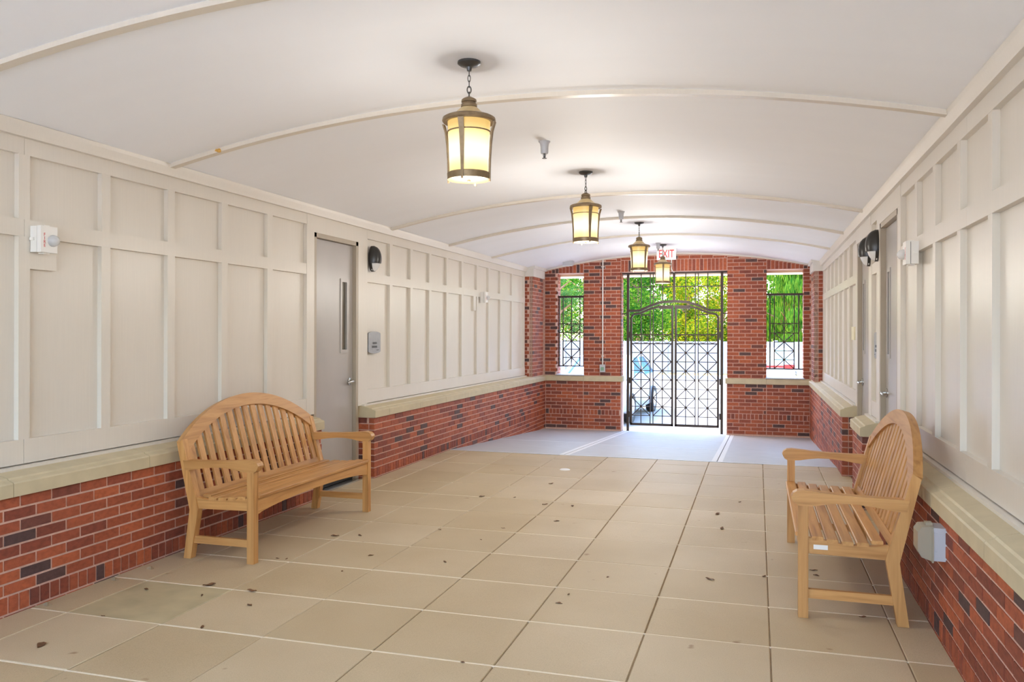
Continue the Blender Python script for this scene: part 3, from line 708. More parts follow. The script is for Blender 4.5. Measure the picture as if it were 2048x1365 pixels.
# ------------------------------------------------------------------ benches
def make_bench():
    b = empty('garden_bench')
    fn = lambda u, v, t: (u, t, v)
    LH = 0.85
    for s in (-1, 1):
        ya, yb = sorted((s*LH, s*(LH-0.052)))
        MB().box(0, 0.052, ya, yb, 0, 0.604).build('front_leg', M['teak_z'], b)
        MB().prism([(0.49, 0), (0.546, 0), (0.50, 0.33), (0.602, 0.772), (0.560, 0.800), (0.432, 0.345)], fn, ya, yb).build('back_leg', M['teak_z'], b)
        top = [(-0.036, 0.648), (-0.026, 0.668), (-0.006, 0.681), (0.03, 0.686), (0.09, 0.681), (0.18, 0.672), (0.3, 0.666), (0.42, 0.663), (0.548, 0.662)]
        bot = [(0.532, 0.594), (0.46, 0.603), (0.38, 0.616), (0.29, 0.625), (0.21, 0.625), (0.14, 0.616), (0.09, 0.606), (0.05, 0.603), (0.0, 0.603), (-0.02, 0.615), (-0.03, 0.632)]
        y2, y3 = sorted((s*(LH+0.006), s*(LH-0.06)))
        MB().prism(top+bot, fn, y2, y3).build('armrest', M['teak_x'], b)
        y2, y3 = sorted((s*(LH-0.008), s*(LH-0.042)))
        MB().prism([(0.05, 0.347), (0.44, 0.340), (0.45, 0.415), (0.38, 0.406), (0.28, 0.404), (0.17, 0.412), (0.12, 0.426), (0.05, 0.430)], fn, y2, y3).build('seat_rail', M['teak_x'], b)
        y2, y3 = sorted((s*(LH-0.012), s*(LH-0.038)))
        MB().prism([(0.045, 0.105), (0.515, 0.105), (0.522, 0.153), (0.045, 0.154)], fn, y2, y3).build('stretcher', M['teak_x'], b)
    e = LH-0.052
    up = [(-e, 0.428), (e, 0.428)]
    lowp = [(e, 0.318), (e-0.035, 0.322)]+[(x, 0.362-0.034*(abs(x)/(e-0.05))**2.6) for x in [(e-0.05)*(1-2*i/16) for i in range(17)]]+[(-e+0.035, 0.322), (-e, 0.318)]
    MB().prism(up+lowp, lambda u, v, t: (t, u, v), 0.008, 0.032).build('apron', M['teak_y'], b)
    # seat slats following a dished seat
    sl = [(-0.012, 0.055, 0.448, e), (0.068, 0.128, 0.440, LH-0.006), (0.143, 0.203, 0.430, LH-0.006), (0.218, 0.278, 0.424, LH-0.006), (0.293, 0.353, 0.424, LH-0.006), (0.368, 0.428, 0.430, LH-0.05)]
    for x0, x1, z, hl in sl:
        th = 0.022
        MB().prism([(x0, z-th+0.004), (x0+0.004, z-th), (x1-0.004, z-th), (x1, z-th+0.004), (x1, z-0.005), (x1-0.005, z), (x0+0.005, z), (x0, z-0.005)], fn, -hl, hl).build('seat_slat', M['teak_y'], b)
    # back: plane leaning away, bd(z) = distance of its front face
    k = (0.560-0.432)/(0.80-0.345)
    bd = lambda z: 0.440+(z-0.345)*k
    n = Vector((1, 0, -k)).normalized()
    bp = lambda u, v, t: (bd(v)+n.x*t, u, v+n.z*t)
    MB().prism([(-e, 0.40), (e, 0.40), (e, 0.452), (-e, 0.452)], bp, 0.004, 0.034).build('back_rail', M['teak_y'], b)
    half, zs, za = LH-0.004, 0.792, 1.056
    R = (half**2+(za-zs)**2)/(2*(za-zs)); zc = za-R; th = 0.088
    t0 = math.asin(half/R); ti = math.asin((LH-0.045)/(R-th))
    outer = [(R*math.sin(t0*(1-2*i/32)), zc+R*math.cos(t0*(1-2*i/32))) for i in range(33)]
    inner = [((R-th)*math.sin(ti*(1-2*i/32)), zc+(R-th)*math.cos(ti*(1-2*i/32))) for i in range(33)]
    MB().strip(outer, inner, bp, -0.004, 0.044).build('arched_top_rail', M['teak_y'], b, smooth=True)
    NS = 16; pitch = 2*e/NS
    for i in range(NS):
        c = -e+pitch*(i+0.5); w = 0.029
        zt = lambda y: zc+math.sqrt((R-th+0.02)**2-y*y)
        MB().prism([(c-w, 0.43), (c+w, 0.43), (c+w, zt(c+w)), (c-w, zt(c-w))], bp, 0.010, 0.026).build('back_slat', M['teak_z'], b)
    return b
bench = make_bench(); bench.location = (0.212, 5.502, 0)
tag(bench, 'teak bench with arched slatted back against the right wall', 'bench', 'teak benches')
b2 = copy_tree(bench); b2.location = (-3.168, 5.508, 0); b2.rotation_euler = (0, 0, PI)
tag(b2, 'teak bench with arched slatted back against the left wall', 'bench')
lp = MB().box(0.078, 0.150, -0.8425-0.0025, -0.8425+0.0005, 0.372, 0.396).build('maker_plate', M['white'], bench); lp['label'] = 'small white label on the end seat rail'

# ------------------------------------------------------------------ hanging lanterns
def make_lantern(zc, y):
    l = empty('hanging_lantern', (-1.492, y, 2.34))
    z = lambda h: h-2.34
    MB().lathe([(0.0001, z(zc)), (0.062, z(zc)), (0.063, z(zc-0.012)), (0.05, z(zc-0.022)), (0.016, z(zc-0.03)), (0.012, z(zc-0.05)), (0.0001, z(zc-0.05))], 24).build('ceiling_canopy', M['darkmetal'], l, smooth=True)
    zt, zb = zc-0.045, 2.792; nl = 5; h = (zt-zb)/nl
    for i in range(nl):
        zm = z(zb+h*(i+0.5)); big = 1.25 if i < 2 else 0.85
        hw, hh = 0.0085*big, h*0.62
        pts = []
        for q in range(14):
            an = 2*PI*q/14; a, b = hw*math.cos(an), hh*math.sin(an)
            pts.append((a, 0, zm+b) if i % 2 else (0, a, zm+b))
        MB().tube(pts, 0.0028*big, 6, True).build('chain_link', M['darkmetal'], l, smooth=True)
    MB().lathe([(0.0001, z(2.803)), (0.014, z(2.80)), (0.03, z(2.792)), (0.040, z(2.785)), (0.042, z(2.772)), (0.036, z(2.768)), (0.036, z(2.764)), (0.043, z(2.76)), (0.044, z(2.745)), (0.040, z(2.742)), (0.0001, z(2.742))], 24).build('cap', M['bronze'], l, smooth=True)
    MB().lathe([(0.038, z(2.745)), (0.052, z(2.735)), (0.075, z(2.712)), (0.098, z(2.697)), (0.12, z(2.692)), (0.118, z(2.688)), (0.03, z(2.70))], 28).build('roof_cone', M['amber'], l, smooth=True)
    MB().lathe([(0.096, z(2.699)), (0.128, z(2.692)), (0.142, z(2.684)), (0.145, z(2.668)), (0.138, z(2.660)), (0.114, z(2.664)), (0.10, z(2.672))], 32).build('rim_ring', M['bronze'], l, smooth=True)
    MB().lathe([(0.104, 0.03), (0.106, 0.11), (0.110, 0.2), (0.113, 0.27), (0.116, 0.326)], 28).build('glass_cylinder', M['glow'], l, smooth=True)
    MB().lathe([(0.1165, z(2.606)), (0.118, z(2.606)), (0.118, z(2.612)), (0.1165, z(2.612))], 28).build('thin_band', M['bronze'], l)
    MB().lathe([(0.100, 0.012), (0.116, 0.012), (0.118, 0.045), (0.112, 0.05), (0.1, 0.05)], 28).build('bottom_ring', M['bronze'], l, smooth=True)
    MB().lathe([(0.0001, 0.016), (0.10, 0.016), (0.10, 0.020), (0.0001, 0.020)], 28).build('bottom_glass', M['glow'], l)
    MB().lathe([(0.0001, 0.0), (0.008, 0.003), (0.009, 0.010), (0.0001, 0.018)], 12).build('finial', M['bronze'], l, smooth=True)
    pf = [(0.148, 0.318), (0.134, 0.27), (0.126, 0.2), (0.1215, 0.12), (0.1205, 0.05), (0.121, 0.0)]
    for k in range(4):
        an = math.radians(-112+90*k)
        mb = MB(); ca, sa = math.cos(an), math.sin(an); hw = 0.0165
        for t in range(len(pf)-1):
            (r0, z0), (r1, z1) = pf[t], pf[t+1]; w0 = hw*(1-0.14*t); w1 = hw*(1-0.14*(t+1))
            vs = []
            for r, zz, ww in ((r0, z0, w0), (r1, z1, w1)):
                for dr in (-0.008, 0.0):
                    for s in (-1, 1): vs.append(((r+dr)*ca-s*ww*sa, (r+dr)*sa+s*ww*ca, zz))
            mb.add(vs, [(0, 1, 5, 4), (2, 6, 7, 3), (0, 4, 6, 2), (1, 3, 7, 5)]+([(0, 2, 3, 1)] if t == 0 else [])+([(4, 5, 7, 6)] if t == len(pf)-2 else []))
        mb.build('strap', M['bronze'], l)
    return l
L_LAB = ['lit bronze lantern on a chain, nearest and largest of the four', 'lit bronze lantern on a chain, second from the front of the four', 'lit bronze lantern on a chain, third from the front of the four', 'lit bronze lantern on a chain, farthest of the four, before the EXIT sign']
for i, y in enumerate((4.157, 7.286, 10.78, 13.58)):
    l = make_lantern(2.991, y) if i == 0 else copy_tree(l0)
    if i == 0: l0 = l
    l.location = (-1.492, y, 2.34); l.rotation_euler = (0, 0, math.radians((24, 52, 71, 32)[i]))
    tag(l, L_LAB[i], 'lantern', 'hanging lanterns')
    ld = bpy.data.lights.new('bulb', 'POINT'); ld.energy = LAMP_STRENGTH; ld.color = (1.0, 0.95, 0.88); ld.shadow_soft_size = 0.15
    lo = bpy.data.objects.new('bulb', ld); C.objects.link(lo); lo.location = (0, 0, -0.10); lo.parent = l

# ------------------------------------------------------------------ ceiling fittings
def make_sprinkler():
    s = empty('sprinkler_head')
    MB().lathe([(0.0001, 0.006), (0.044, 0.006), (0.045, 0.0), (0.034, -0.014), (0.030, -0.04), (0.029, -0.082), (0.026, -0.09), (0.0001, -0.09)], 20).build('cup', M['grey'], s, smooth=True)
    MB().lathe([(0.0001, -0.085), (0.009, -0.09), (0.006, -0.10), (0.006, -0.118), (0.0001, -0.12)], 10).build('nozzle', M['darkmetal'], s, smooth=True)
    mb = MB().lathe([(0.0001, -0.126), (0.018, -0.126), (0.018, -0.123), (0.0001, -0.123)], 14)
    mb.bar((-0.012, 0, -0.095), (-0.004, 0, -0.126), 0.003); mb.bar((0.012, 0, -0.095), (0.004, 0, -0.126), 0.003)
    mb.build('deflector', M['darkmetal'], s)
    return s
s0 = make_sprinkler()
for i, (x, y, lab) in enumerate(((-1.56, 6.05, 'grey sprinkler head on the ceiling between the first two lanterns'), (-1.57, 9.78, 'grey sprinkler head on the ceiling between second and third lanterns'), (-1.535, 13.3, 'grey sprinkler head on the ceiling just left of the farthest lantern'))):
    s = s0 if i == 0 else copy_tree(s0)
    s.location = (x, y, vault(x)-0.002); tag(s, lab, 'sprinkler', 'ceiling sprinklers')
# EXIT sign under the vault
ex = empty('exit_sign', (-1.497, 14.2, 2.795)); tag(ex, 'white EXIT sign with red letters hung before the gate', 'exit sign')
MB().box(-0.163, 0.163, -0.022, 0.022, 0.0, 0.187).build('sign_box', M['white'], ex)
MB().box(-0.06, 0.10, -0.03, 0.03, 0.187, 0.198).build('ceiling_mount', M['white'], ex)
to = text_obj('lettering', 'EXIT', 0.165, M['red'], ex, side_matrix((-0.0, -0.0228, 0.098), (1, 0, 0), (0, 0, 1)), 0.0008)
to.matrix_local = side_matrix((0.0, -0.0228, 0.094), (1, 0, 0), (0, 0, 1)) @ Matrix.Diagonal((0.78, 1.18, 1, 1))
o = MB().tube([(-1.497, YE-0.012, 2.985), (-1.497, YE-0.012, 2.70), (-1.485, YE+0.0, 2.672), (-1.467, YE+0.17, 2.66)], 0.012, 8).build('conduit_pipe', M['white'], smooth=True)
tag(o, 'short white conduit between the EXIT sign and the gate top', 'pipe')
em_ = empty('emergency_light', (-3.31, 14.6, 2.76)); tag(em_, 'grey wedge shaped light box under the left end of the vault', 'light')
MB().prism([(-0.08, 0.0), (0.09, 0.03), (0.09, 0.12), (-0.06, 0.11)], lambda u, v, t: (t, u, v), -0.09, 0.09).build('housing', M['grey'], em_)
MB().prism([(-0.082, -0.012), (0.075, 0.016), (0.075, 0.03), (-0.08, 0.0)], lambda u, v, t: (t, u, v), -0.084, 0.084).build('diffuser', M['lens'], em_)
cp = empty('conduit_outlet', (-2.753, YE, 0.9)); tag(cp, 'grey outlet box with a long white conduit on the left brick pier', 'outlet')
MB().tube([(0, -0.016, 0.045), (0, -0.016, 1.99)], 0.0125, 8).build('conduit', M['white'], cp, smooth=True)
for z in (0.20, 1.86): MB().box(-0.03, 0.03, -0.031, 0.0, z, z+0.014).build('pipe_strap', M['white'], cp)
MB().box(-0.049, 0.049, -0.048, 0.0, -0.09, 0.05).build('outlet_box', M['grey'], cp)
MB().box(-0.03, 0.03, -0.052, -0.045, -0.062, 0.004).build('socket', M['green'], cp)
nz = vault(-3.545)-0.03
mb = MB().lathe([(0.0001, 0), (0.012, 0.004), (0.016, 0.014), (0.01, 0.026), (0.0001, 0.03)], 10, (0, 0, 0)); mb.prism([(-0.03, 0.012), (-0.008, 0.004), (0.0, 0.022), (-0.02, 0.026)], lambda u, v, t: (u, t, v), -0.008, 0.008)
o = mb.build('mud_nest', M['mud'], smooth=True, loc=(-3.545, 4.800, nz-0.004)); tag(o, 'small ochre mud nest stuck to the second ceiling rib', 'nest')

# ------------------------------------------------------------------ wall fittings
def fitting(name, x, y, z, sg):
    e = empty(name, (x, y, z)); return e
def make_strobe(label, XBF, sg, y, z):
    s = empty('fire_strobe', (XBF, y, z)); tag(s, label, 'fire alarm', 'fire alarm strobes')
    bx = lambda d0, d1, y0, y1, z0, z1, nm, mat, c=0: MB().box(*sorted((sg*d0, sg*d1)), y0, y1, z0, z1).build(nm, mat, s)
    bx(0, 0.046, -0.056, 0.056, -0.075, 0.075, 'back_box', M['white']); bx(0.046, 0.05, -0.053, 0.053, -0.072, 0.072, 'gasket', M['darkmetal'])
    p = MB().prism([(-0.058, -0.076), (0.058, -0.076), (0.058, 0.076), (-0.058, 0.076)], lambda u, v, t: (sg*t, u, v), 0.05, 0.078); p.build('face_plate', M['white'], s)
    MB().lathe([(0.0001, 0.043), (0.014, 0.040), (0.028, 0.028), (0.034, 0.010), (0.034, 0.0), (0.0001, 0.0)], 18, (0, 0, 0), 'x').build('strobe_lens', M['clear'], s, smooth=True, loc=(sg*0.078, 0.022, -0.006)).scale = (sg, 1, 1)
    MB().lathe([(0.0001, 0.012), (0.008, 0.010), (0.009, 0.0), (0.0001, 0.0)], 10, (0, 0, 0), 'x').build('flash_tube', M['chrome'], s, smooth=True, loc=(sg*0.079, 0.022, -0.006)).scale = (sg, 1, 1)
    MB().box(*sorted((sg*0.005, sg*0.03)), -0.068, -0.056, -0.008, 0.008).build('mounting_ear', M['white'], s)
    for zz in (-0.083, 0.076): MB().box(*sorted((sg*0.02, sg*0.06)), -0.02, 0.02, zz, zz+0.007).build('box_clip', M['white'], s)
    for k, ch in enumerate('FIRE'):
        o = text_obj('lettering', ch, 0.026, M['red'], s, Matrix.Identity(4), 0.0004)
        o.matrix_local = side_matrix((sg*0.0785, -0.032, 0.026-0.021*k), (0, sg, 0), (0, 0, 1))
    return s
make_strobe('white fire alarm strobe on the left wall nearest the camera', XBL, 1, 3.757, 2.062)
make_strobe('small white fire alarm strobe far along the left wall', XBL, 1, 11.73, 2.07)
make_strobe('white fire alarm strobe on the right wall by the nearer door', XBR, -1, 5.95, 2.062)
def make_sconce(label, XBF, sg, y, z):
    s = empty('wall_sconce', (XBF, y, z)); tag(s, label, 'wall lamp', 'oval wall lamps')
    # half egg: width 0.15, height 0.27, depth 0.09; hood covers the upper two thirds, glass shows below
    def egg(z0, z1, nz, grow, nm, mat):
        mb = MB(); na = 14
        for i in range(nz+1):
            zz = z0+(z1-z0)*i/nz
            r = math.sqrt(max(0.0, 1-((zz)/0.138)**2))
            for j in range(na+1):
                a = -PI/2+PI*j/na
                mb.v.append((sg*(0.018+grow+(0.085+grow)*r*math.cos(a)), (0.072+grow)*r**0.8*math.sin(a), zz))
        for i in range(nz):
            for j in range(na): mb.f.append((i*(na+1)+j, i*(na+1)+j+1, (i+1)*(na+1)+j+1, (i+1)*(na+1)+j))
        mb.f.append(tuple(range(na+1))); mb.f.append(tuple(nz*(na+1)+j for j in reversed(range(na+1))))
        return mb.build(nm, mat, s, smooth=True)
    pl = [(0.074*math.sin(2*PI*i/28), 0.14*math.cos(2*PI*i/28)) for i in range(28)]
    MB().prism(pl, lambda u, v, t: (sg*t, u, v), -0.004, 0.03).build('back_plate', M['black'], s)
    egg(-0.05, 0.137, 14, 0.003, 'hood', M['black']); egg(-0.137, -0.052, 8, -0.004, 'lens', M['lens'])
    return s
make_sconce('black oval wall lamp beside the left door', XBL, 1, 8.045, 2.33)
make_sconce('black oval wall lamp on the right wall, nearer of the pair', XBR, -1, 7.77, 2.30)
make_sconce('black oval wall lamp on the right wall, farther of the pair', XBR, -1, 8.30, 2.30)
def make_plaque(label, x, sg, y, z):
    p = empty('door_plaque', (x, y, z)); tag(p, label, 'plaque', 'door plaques')
    w, h, bv = 0.146, 0.112, 0.02
    w = 0.15; hw, hh = w, 0.095
    hw = 0.148/1.0
    hw = 0.146
    out = [(-hw, -hh+0.02), (-hw, hh)]
    top = [(-hw*math.cos(PI*i/12), hh-0.0+0.024*math.sin(PI*i/12)) for i in range(1, 12)]
    poly = [(-hw, -hh)]+[(-hw, hh)]+top+[(hw, hh), (hw, -hh)]+[(hw*math.cos(PI*i/12), -hh-0.024*math.sin(PI*i/12)) for i in range(1, 12)]
    MB().prism(poly, lambda u, v, t: (sg*t, u, v), -0.004, 0.010).build('plate', M['pewter'], p)
    mb = MB()
    for i in range(5): mb.box(*sorted((sg*0.009, sg*0.013)), -0.045+0.02*i, -0.032+0.02*i, -0.018, 0.004)
    for i in range(6): mb.box(*sorted((sg*0.009, sg*0.013)), -0.062+0.021*i, -0.048+0.021*i, -0.058, -0.034)
    for i in range(5): mb.box(*sorted((sg*0.009, sg*0.012)), 0.05+0.012*i, 0.055+0.012*i, -0.085, -0.078)
    mb.build('raised_characters', M['darkmetal'], p)
    return p
make_plaque('pewter braille plaque on the board right of the left door', XBL, 1, 8.093, 1.423)
make_plaque('pewter braille plaque between the two right doors', XBR+0.020, -1, 7.985, 1.423).scale = (1, 0.86, 1)
o = MB().box(XBR-0.003, XBR+0.024, 9.60, 9.86, 1.46, 1.605).build('paper_notice', M['paper']); tag(o, 'pale yellow notice on the right wall beyond the doors', 'notice')
ou = empty('weatherproof_outlet', (XR, 4.44, 0.50)); tag(ou, 'grey outlet with a clear bubble cover on the right brick base', 'outlet')
MB().box(-0.052, 0.004, -0.062, 0.062, -0.075, 0.085).build('outlet_box', M['grey'], ou)
MB().prism([(-0.066, -0.084), (0.066, -0.084), (0.070, -0.05), (0.070, 0.06), (0.055, 0.09), (-0.055, 0.09), (-0.070, 0.06), (-0.070, -0.05)], lambda u, v, t: (-t, u, v), 0.052, 0.060).build('cover_rim', M['smoke'], ou)
MB().prism([(-0.052, -0.080), (-0.105, -0.062), (-0.122, -0.03), (-0.122, 0.06), (-0.105, 0.085), (-0.06, 0.09), (-0.052, 0.085)], lambda u, v, t: (u, t, v), -0.06, 0.06).build('bubble_cover', M['smoke'], ou)
for zz in (-0.05, 0.04): MB().box(-0.058, -0.036, -0.068, -0.060, zz, zz+0.022).build('hinge', M['grey'], ou)
MB().box(-0.08, -0.05, -0.02, 0.02, 0.088, 0.102).build('latch', M['smoke'], ou)

# ------------------------------------------------------------------ fallen leaves and litter on the floor
LEAFME = []
for k in range(3):
    n = 8; mb = MB(); pts = []
    for i in range(n+1):
        t = i/n; wv = 0.26*math.sin(PI*t)**0.8*(1+0.25*math.sin(5*t+k)); bend = 0.14*math.sin(2.2*t+k)
        pts.append((t-0.5, wv+bend*0.4, 0.05+0.10*math.sin(PI*t*1.3+k*0.7)**2)); 
    vs = []
    for i in range(n+1):
        t = i/n; wv = 0.24*math.sin(PI*t)**0.8*(1+0.25*math.sin(5*t+k)); b = 0.10*math.sin(2.2*t+k)
        h = 0.02+0.10*(math.sin(PI*t*1.3+k*0.7)**2)
        vs += [(t-0.5, b-wv, h+0.06), (t-0.5, b, h), (t-0.5, b+wv, h+0.05)]
    fs = []
    for i in range(n):
        for j in (0, 1): fs.append((3*i+j, 3*i+j+1, 3*i+4+j, 3*i+3+j))
    b0 = len(vs); vs2 = vs+[(x, y, z-0.02) for x, y, z in vs]
    fs2 = fs+[tuple(b0+q for q in reversed(f)) for f in fs]
    LEAFME.append(MB().add(vs2, fs2).mesh('fallen_leaf', M['dryleaf'], True, False))
lv = [(-1.069, 4.493, .05), (-1.05, 4.665, .035), (-0.278, 5.207, .075), (-2.356, 5.915, .04), (-3.032, 5.493, .075), (-2.86, 5.562, .06), (-2.531, 5.085, .05), (-3.1, 4.831, .035), (-3.035, 4.839, .04), (-2.54, 4.7, .03), (-3.469, 4.02, .05), (-3.081, 4.023, .04), (-2.717, 3.961, .05), (-3.365, 3.577, .03), (-2.746, 3.587, .05), (-3.34, 3.15, .09), (-3.169, 4.203, .09), (-2.853, 4.179, .08), (-2.458, 7.226, .07), (-2.151, 7.273, .05), (-1.808, 7.055, .07), (-1.559, 6.462, .06), (-1.564, 7.064, .06), (-1.989, 5.085, .05), (-1.304, 3.558, .03), (0.046, 5.372, .05), (0.349, 5.601, .06), (0.357, 5.489, .05), (0.545, 4.759, .05), (-0.148, 7.683, .05), (-0.895, 5.071, .035), (-0.258, 6.598, .08), (-0.32, 7.116, .09), (-1.952, 5.718, .03), (-1.9, 6.1, .04), (-2.0, 8.05, .07)]
LEAFLAB = {2: 'brown leaf alone in the middle of the paving, right of centre', 4: 'dark curled leaf in front of the far legs of the left bench', 5: 'tan leaf just past the dark curled leaf by the left bench', 6: 'brown leaf on the paving between the left bench and the centre joint',
           15: 'largest dark brown leaf in the near left corner of the paving', 16: 'tan leaf on the joint before the near legs of the left bench', 17: 'brown leaf on the joint directly below the near front leg of the left bench', 18: 'leaf farthest left of those on the paving beyond the left bench',
           20: 'brown leaf halfway between the two benches, nearer the concrete ramp', 26: 'brown leaf beneath the seat of the right bench, farther one', 27: 'brown leaf beneath the seat of the right bench, nearer one', 28: 'pale leaf beside the rear near leg of the right bench',
           31: 'twig like leaf left of the right bench front, nearer one', 32: 'twig like leaf left of the right bench front, farther one', 29: 'leaf nearest the gate on the right half of the paving', 35: 'leaf near the white scrap by the concrete ramp'}
for i, (x, y, s) in enumerate(lv):
    o = link('fallen_leaf', LEAFME[i % 3], None, (x, y, 0.0002), (0, 0, random.uniform(0, 2*PI)), (s*0.85, s*0.85, s*0.6))
    tag(o, LEAFLAB.get(i, 'tiny dry leaf scrap scattered on the beige paving'), 'leaf', 'fallen leaves on the paving')
o = MB().lathe([(0.0001, 0.008), (0.05, 0.007), (0.06, 0.0), (0.0001, 0.0)], 16).build('paper_scrap', M['white'], smooth=True, loc=(-2.059, 8.93, 0.0005)); tag(o, 'small white scrap on the paving near the concrete ramp', 'litter')
for i, (x, y) in enumerate(((-3.80, 3.63), (-3.79, 4.12), (-3.75, 4.38))):
    o = MB().add([(-.02, -.012, 0), (.02, -.016, 0), (.024, .012, 0), (-.016, .014, 0), (-.012, -.006, .014), (.014, -.008, .018), (.012, .008, .012), (-.01, .008, .016)], [(3, 2, 1, 0), (4, 5, 6, 7), (0, 1, 5, 4), (1, 2, 6, 5), (2, 3, 7, 6), (3, 0, 4, 7)]).build('stone_chip', M['joint'], None, loc=(x, y, 0.0))
    tag(o, 'small tan stone chip at the foot of the left brick base', 'stone', 'stone chips by the left wall')

# ------------------------------------------------------------------ outside
GZ = -0.42
g1 = MB().box(-60, 50, 15.5, 36.2, GZ-0.3, GZ).build('ground', M['asphalt']); tag(g1, 'pale sunlit parking yard beyond the gate', 'ground', kind='structure')
g1b = MB().prism([(15.36, -0.30), (16.6, GZ+0.001), (16.6, GZ-0.2), (15.36, GZ-0.2)], lambda u, v, t: (t, u, v), -6, 4).build('pavement', M['concrete']); tag(g1b, 'concrete apron outside the gate', 'pavement', kind='structure')
g2 = MB().box(-60, 50, -60, YB, -0.35, 0.0).build('ground', M['court']); tag(g2, 'pale paved court before the open end of the passage', 'ground', kind='structure')
g3 = MB().box(-60, 50, 36.35, 70, GZ-0.3, GZ+0.1).build('ground', M['mulch']); tag(g3, 'leaf strewn planting strip along the white fence', 'ground', kind='structure')
kb = MB().box(-60, 50, 36.2, 36.35, GZ-0.3, GZ+0.13).build('kerb', M['kerb']); tag(kb, 'grey kerb before the planting strip', 'kerb', kind='structure')
so_ = MB().box(-4.3, 1.4, 15.36, 15.9, 2.62, 2.72).build('soffit', M['cream']); tag(so_, 'cream eaves board outside above the gate', 'eaves', kind='structure')
# building flanks so that sun and sky reach the passage only through its openings
for nm, x0, x1, lab in (('building_side', -14.0, XBL-0.32, 'building block along the left side'), ('building_side', XBR+0.32, 12.0, 'building block along the right side')):
    o = MB().box(x0, x1, YB, 15.36, -0.5, 4.2).build(nm, M['board']); tag(o, lab, 'building', kind='structure')
fc = empty('vinyl_fence', (-5, 38, GZ+0.1)); tag(fc, 'white vinyl privacy fence behind the parking yard', 'fence')
PW = 2.4
for i in range(13):
    x = -16+PW*i
    MB().box(x-0.065, x+0.065, -0.065, 0.065, -0.05, 1.56).build('fence_post', M['vinyl'], fc, loc=(5, 0, 0))
    if i < 12:
        mb = MB(); mb.box(x+0.065, x+PW-0.065, -0.025, 0.025, 1.38, 1.50); mb.box(x+0.065, x+PW-0.065, -0.025, 0.025, 0.05, 0.2)
        nbd = 15; bw = (PW-0.13)/nbd
        for q in range(nbd): mb.box(x+0.065+q*bw+0.003, x+0.065+(q+1)*bw-0.003, -0.012, 0.012, 0.2, 1.38)
        mb.box(x+0.065, x+PW-0.065, -0.006, 0.006, 0.2, 1.38)
        mb.build('fence_panel', M['vinyl'], fc, loc=(5, 0, 0))

def leaf_mesh(name, mat, n, rx, rz, z0, size, style, seed):
    rnd = random.Random(seed); mb = MB()
    blobs = [(rnd.uniform(-rx, rx)*0.75, rnd.uniform(-rx, rx)*0.75, z0+rnd.uniform(0.0, 1.0)*2*rz, rnd.uniform(0.35, 0.75)*rx*0.7) for _ in range(26)]
    for i in range(n):
        bx, by, bz, br = blobs[rnd.randrange(len(blobs))]
        while True:
            p = Vector((rnd.uniform(-1, 1), rnd.uniform(-1, 1), rnd.uniform(-1, 1)))
            if p.length <= 1: break
        c = Vector((bx, by, bz))+p*br
        if c.z < 0.35: c.z = 0.35+rnd.random()*0.3
        s = size*rnd.uniform(0.6, 1.3)
        if style == 'droop': d = Vector((rnd.uniform(-.25, .25), rnd.uniform(-.25, .25), -1)).normalized(); L_, W_ = s*2.6, s*0.32
        elif style == 'needle': d = Vector((rnd.uniform(-1, 1), rnd.uniform(-1, 1), rnd.uniform(-.9, .5))).normalized(); L_, W_ = s*2.2, s*0.14
        else: d = Vector((rnd.uniform(-1, 1), rnd.uniform(-1, 1), rnd.uniform(-.8, .5))).normalized(); L_, W_ = s, s*0.6
        u = d.cross(Vector((rnd.uniform(-1, 1), rnd.uniform(-1, 1), rnd.uniform(-1, 1)))).normalized()
        mb.add([c-d*L_/2, c+u*W_/2, c+d*L_/2, c-u*W_/2], [(0, 1, 2, 3)])
    return mb.mesh(name, mat, False, False)
def make_tree(kind, seed):
    rnd = random.Random(seed)
    name, mat, style, n, rx, rz, z0, size, ht = {
        'green': ('leafy_tree', 'leaf_green', 'leaf', 12000, 1.9, 3.0, 1.0, 0.14, 6.5),
        'yellow': ('leafy_tree', 'leaf_yellow', 'leaf', 9000, 1.6, 2.2, 0.9, 0.14, 5.2),
        'willow': ('drooping_tree', 'leaf_willow', 'droop', 13000, 2.0, 2.8, 1.0, 0.15, 6.5),
        'pine': ('pine_tree', 'leaf_pine', 'needle', 16000, 1.7, 2.6, 2.2, 0.17, 8.0),
        'bush': ('bush', 'leaf_yellow', 'leaf', 4000, 1.3, 0.8, 0.5, 0.13, 1.4)}[kind]
    t = empty(name)
    pts = [(0, 0, -0.1)]
    x = y = 0
    for k in range(6):
        x += rnd.uniform(-.12, .12); y += rnd.uniform(-.1, .1); pts.append((x, y, ht*(k+1)/6.5))
    r0 = {'pine': 0.2, 'bush': 0.05}.get(kind, 0.13)
    MB().tube(pts, [r0*(1-0.12*k) for k in range(7)], 8).build('trunk', M['bark'], t, smooth=True)
    for k in range(6 if kind != 'bush' else 3):
        p = Vector(pts[min(5, 2+k % 4)]); a = rnd.uniform(0, 2*PI); q = p+Vector((math.cos(a)*rx*0.6, math.sin(a)*rx*0.6, ht*0.12))
        m_ = (p+q)/2+Vector((0, 0, 0.1))
        MB().tube([p, m_, q], [r0*0.45, r0*0.3, r0*0.12], 6).build('branch', M['bark'], t, smooth=True)
    f = link('foliage', leaf_mesh('foliage', M[mat], n, rx, rz, z0, size, style, seed), t); f['kind'] = 'stuff'
    return t
protos = {}
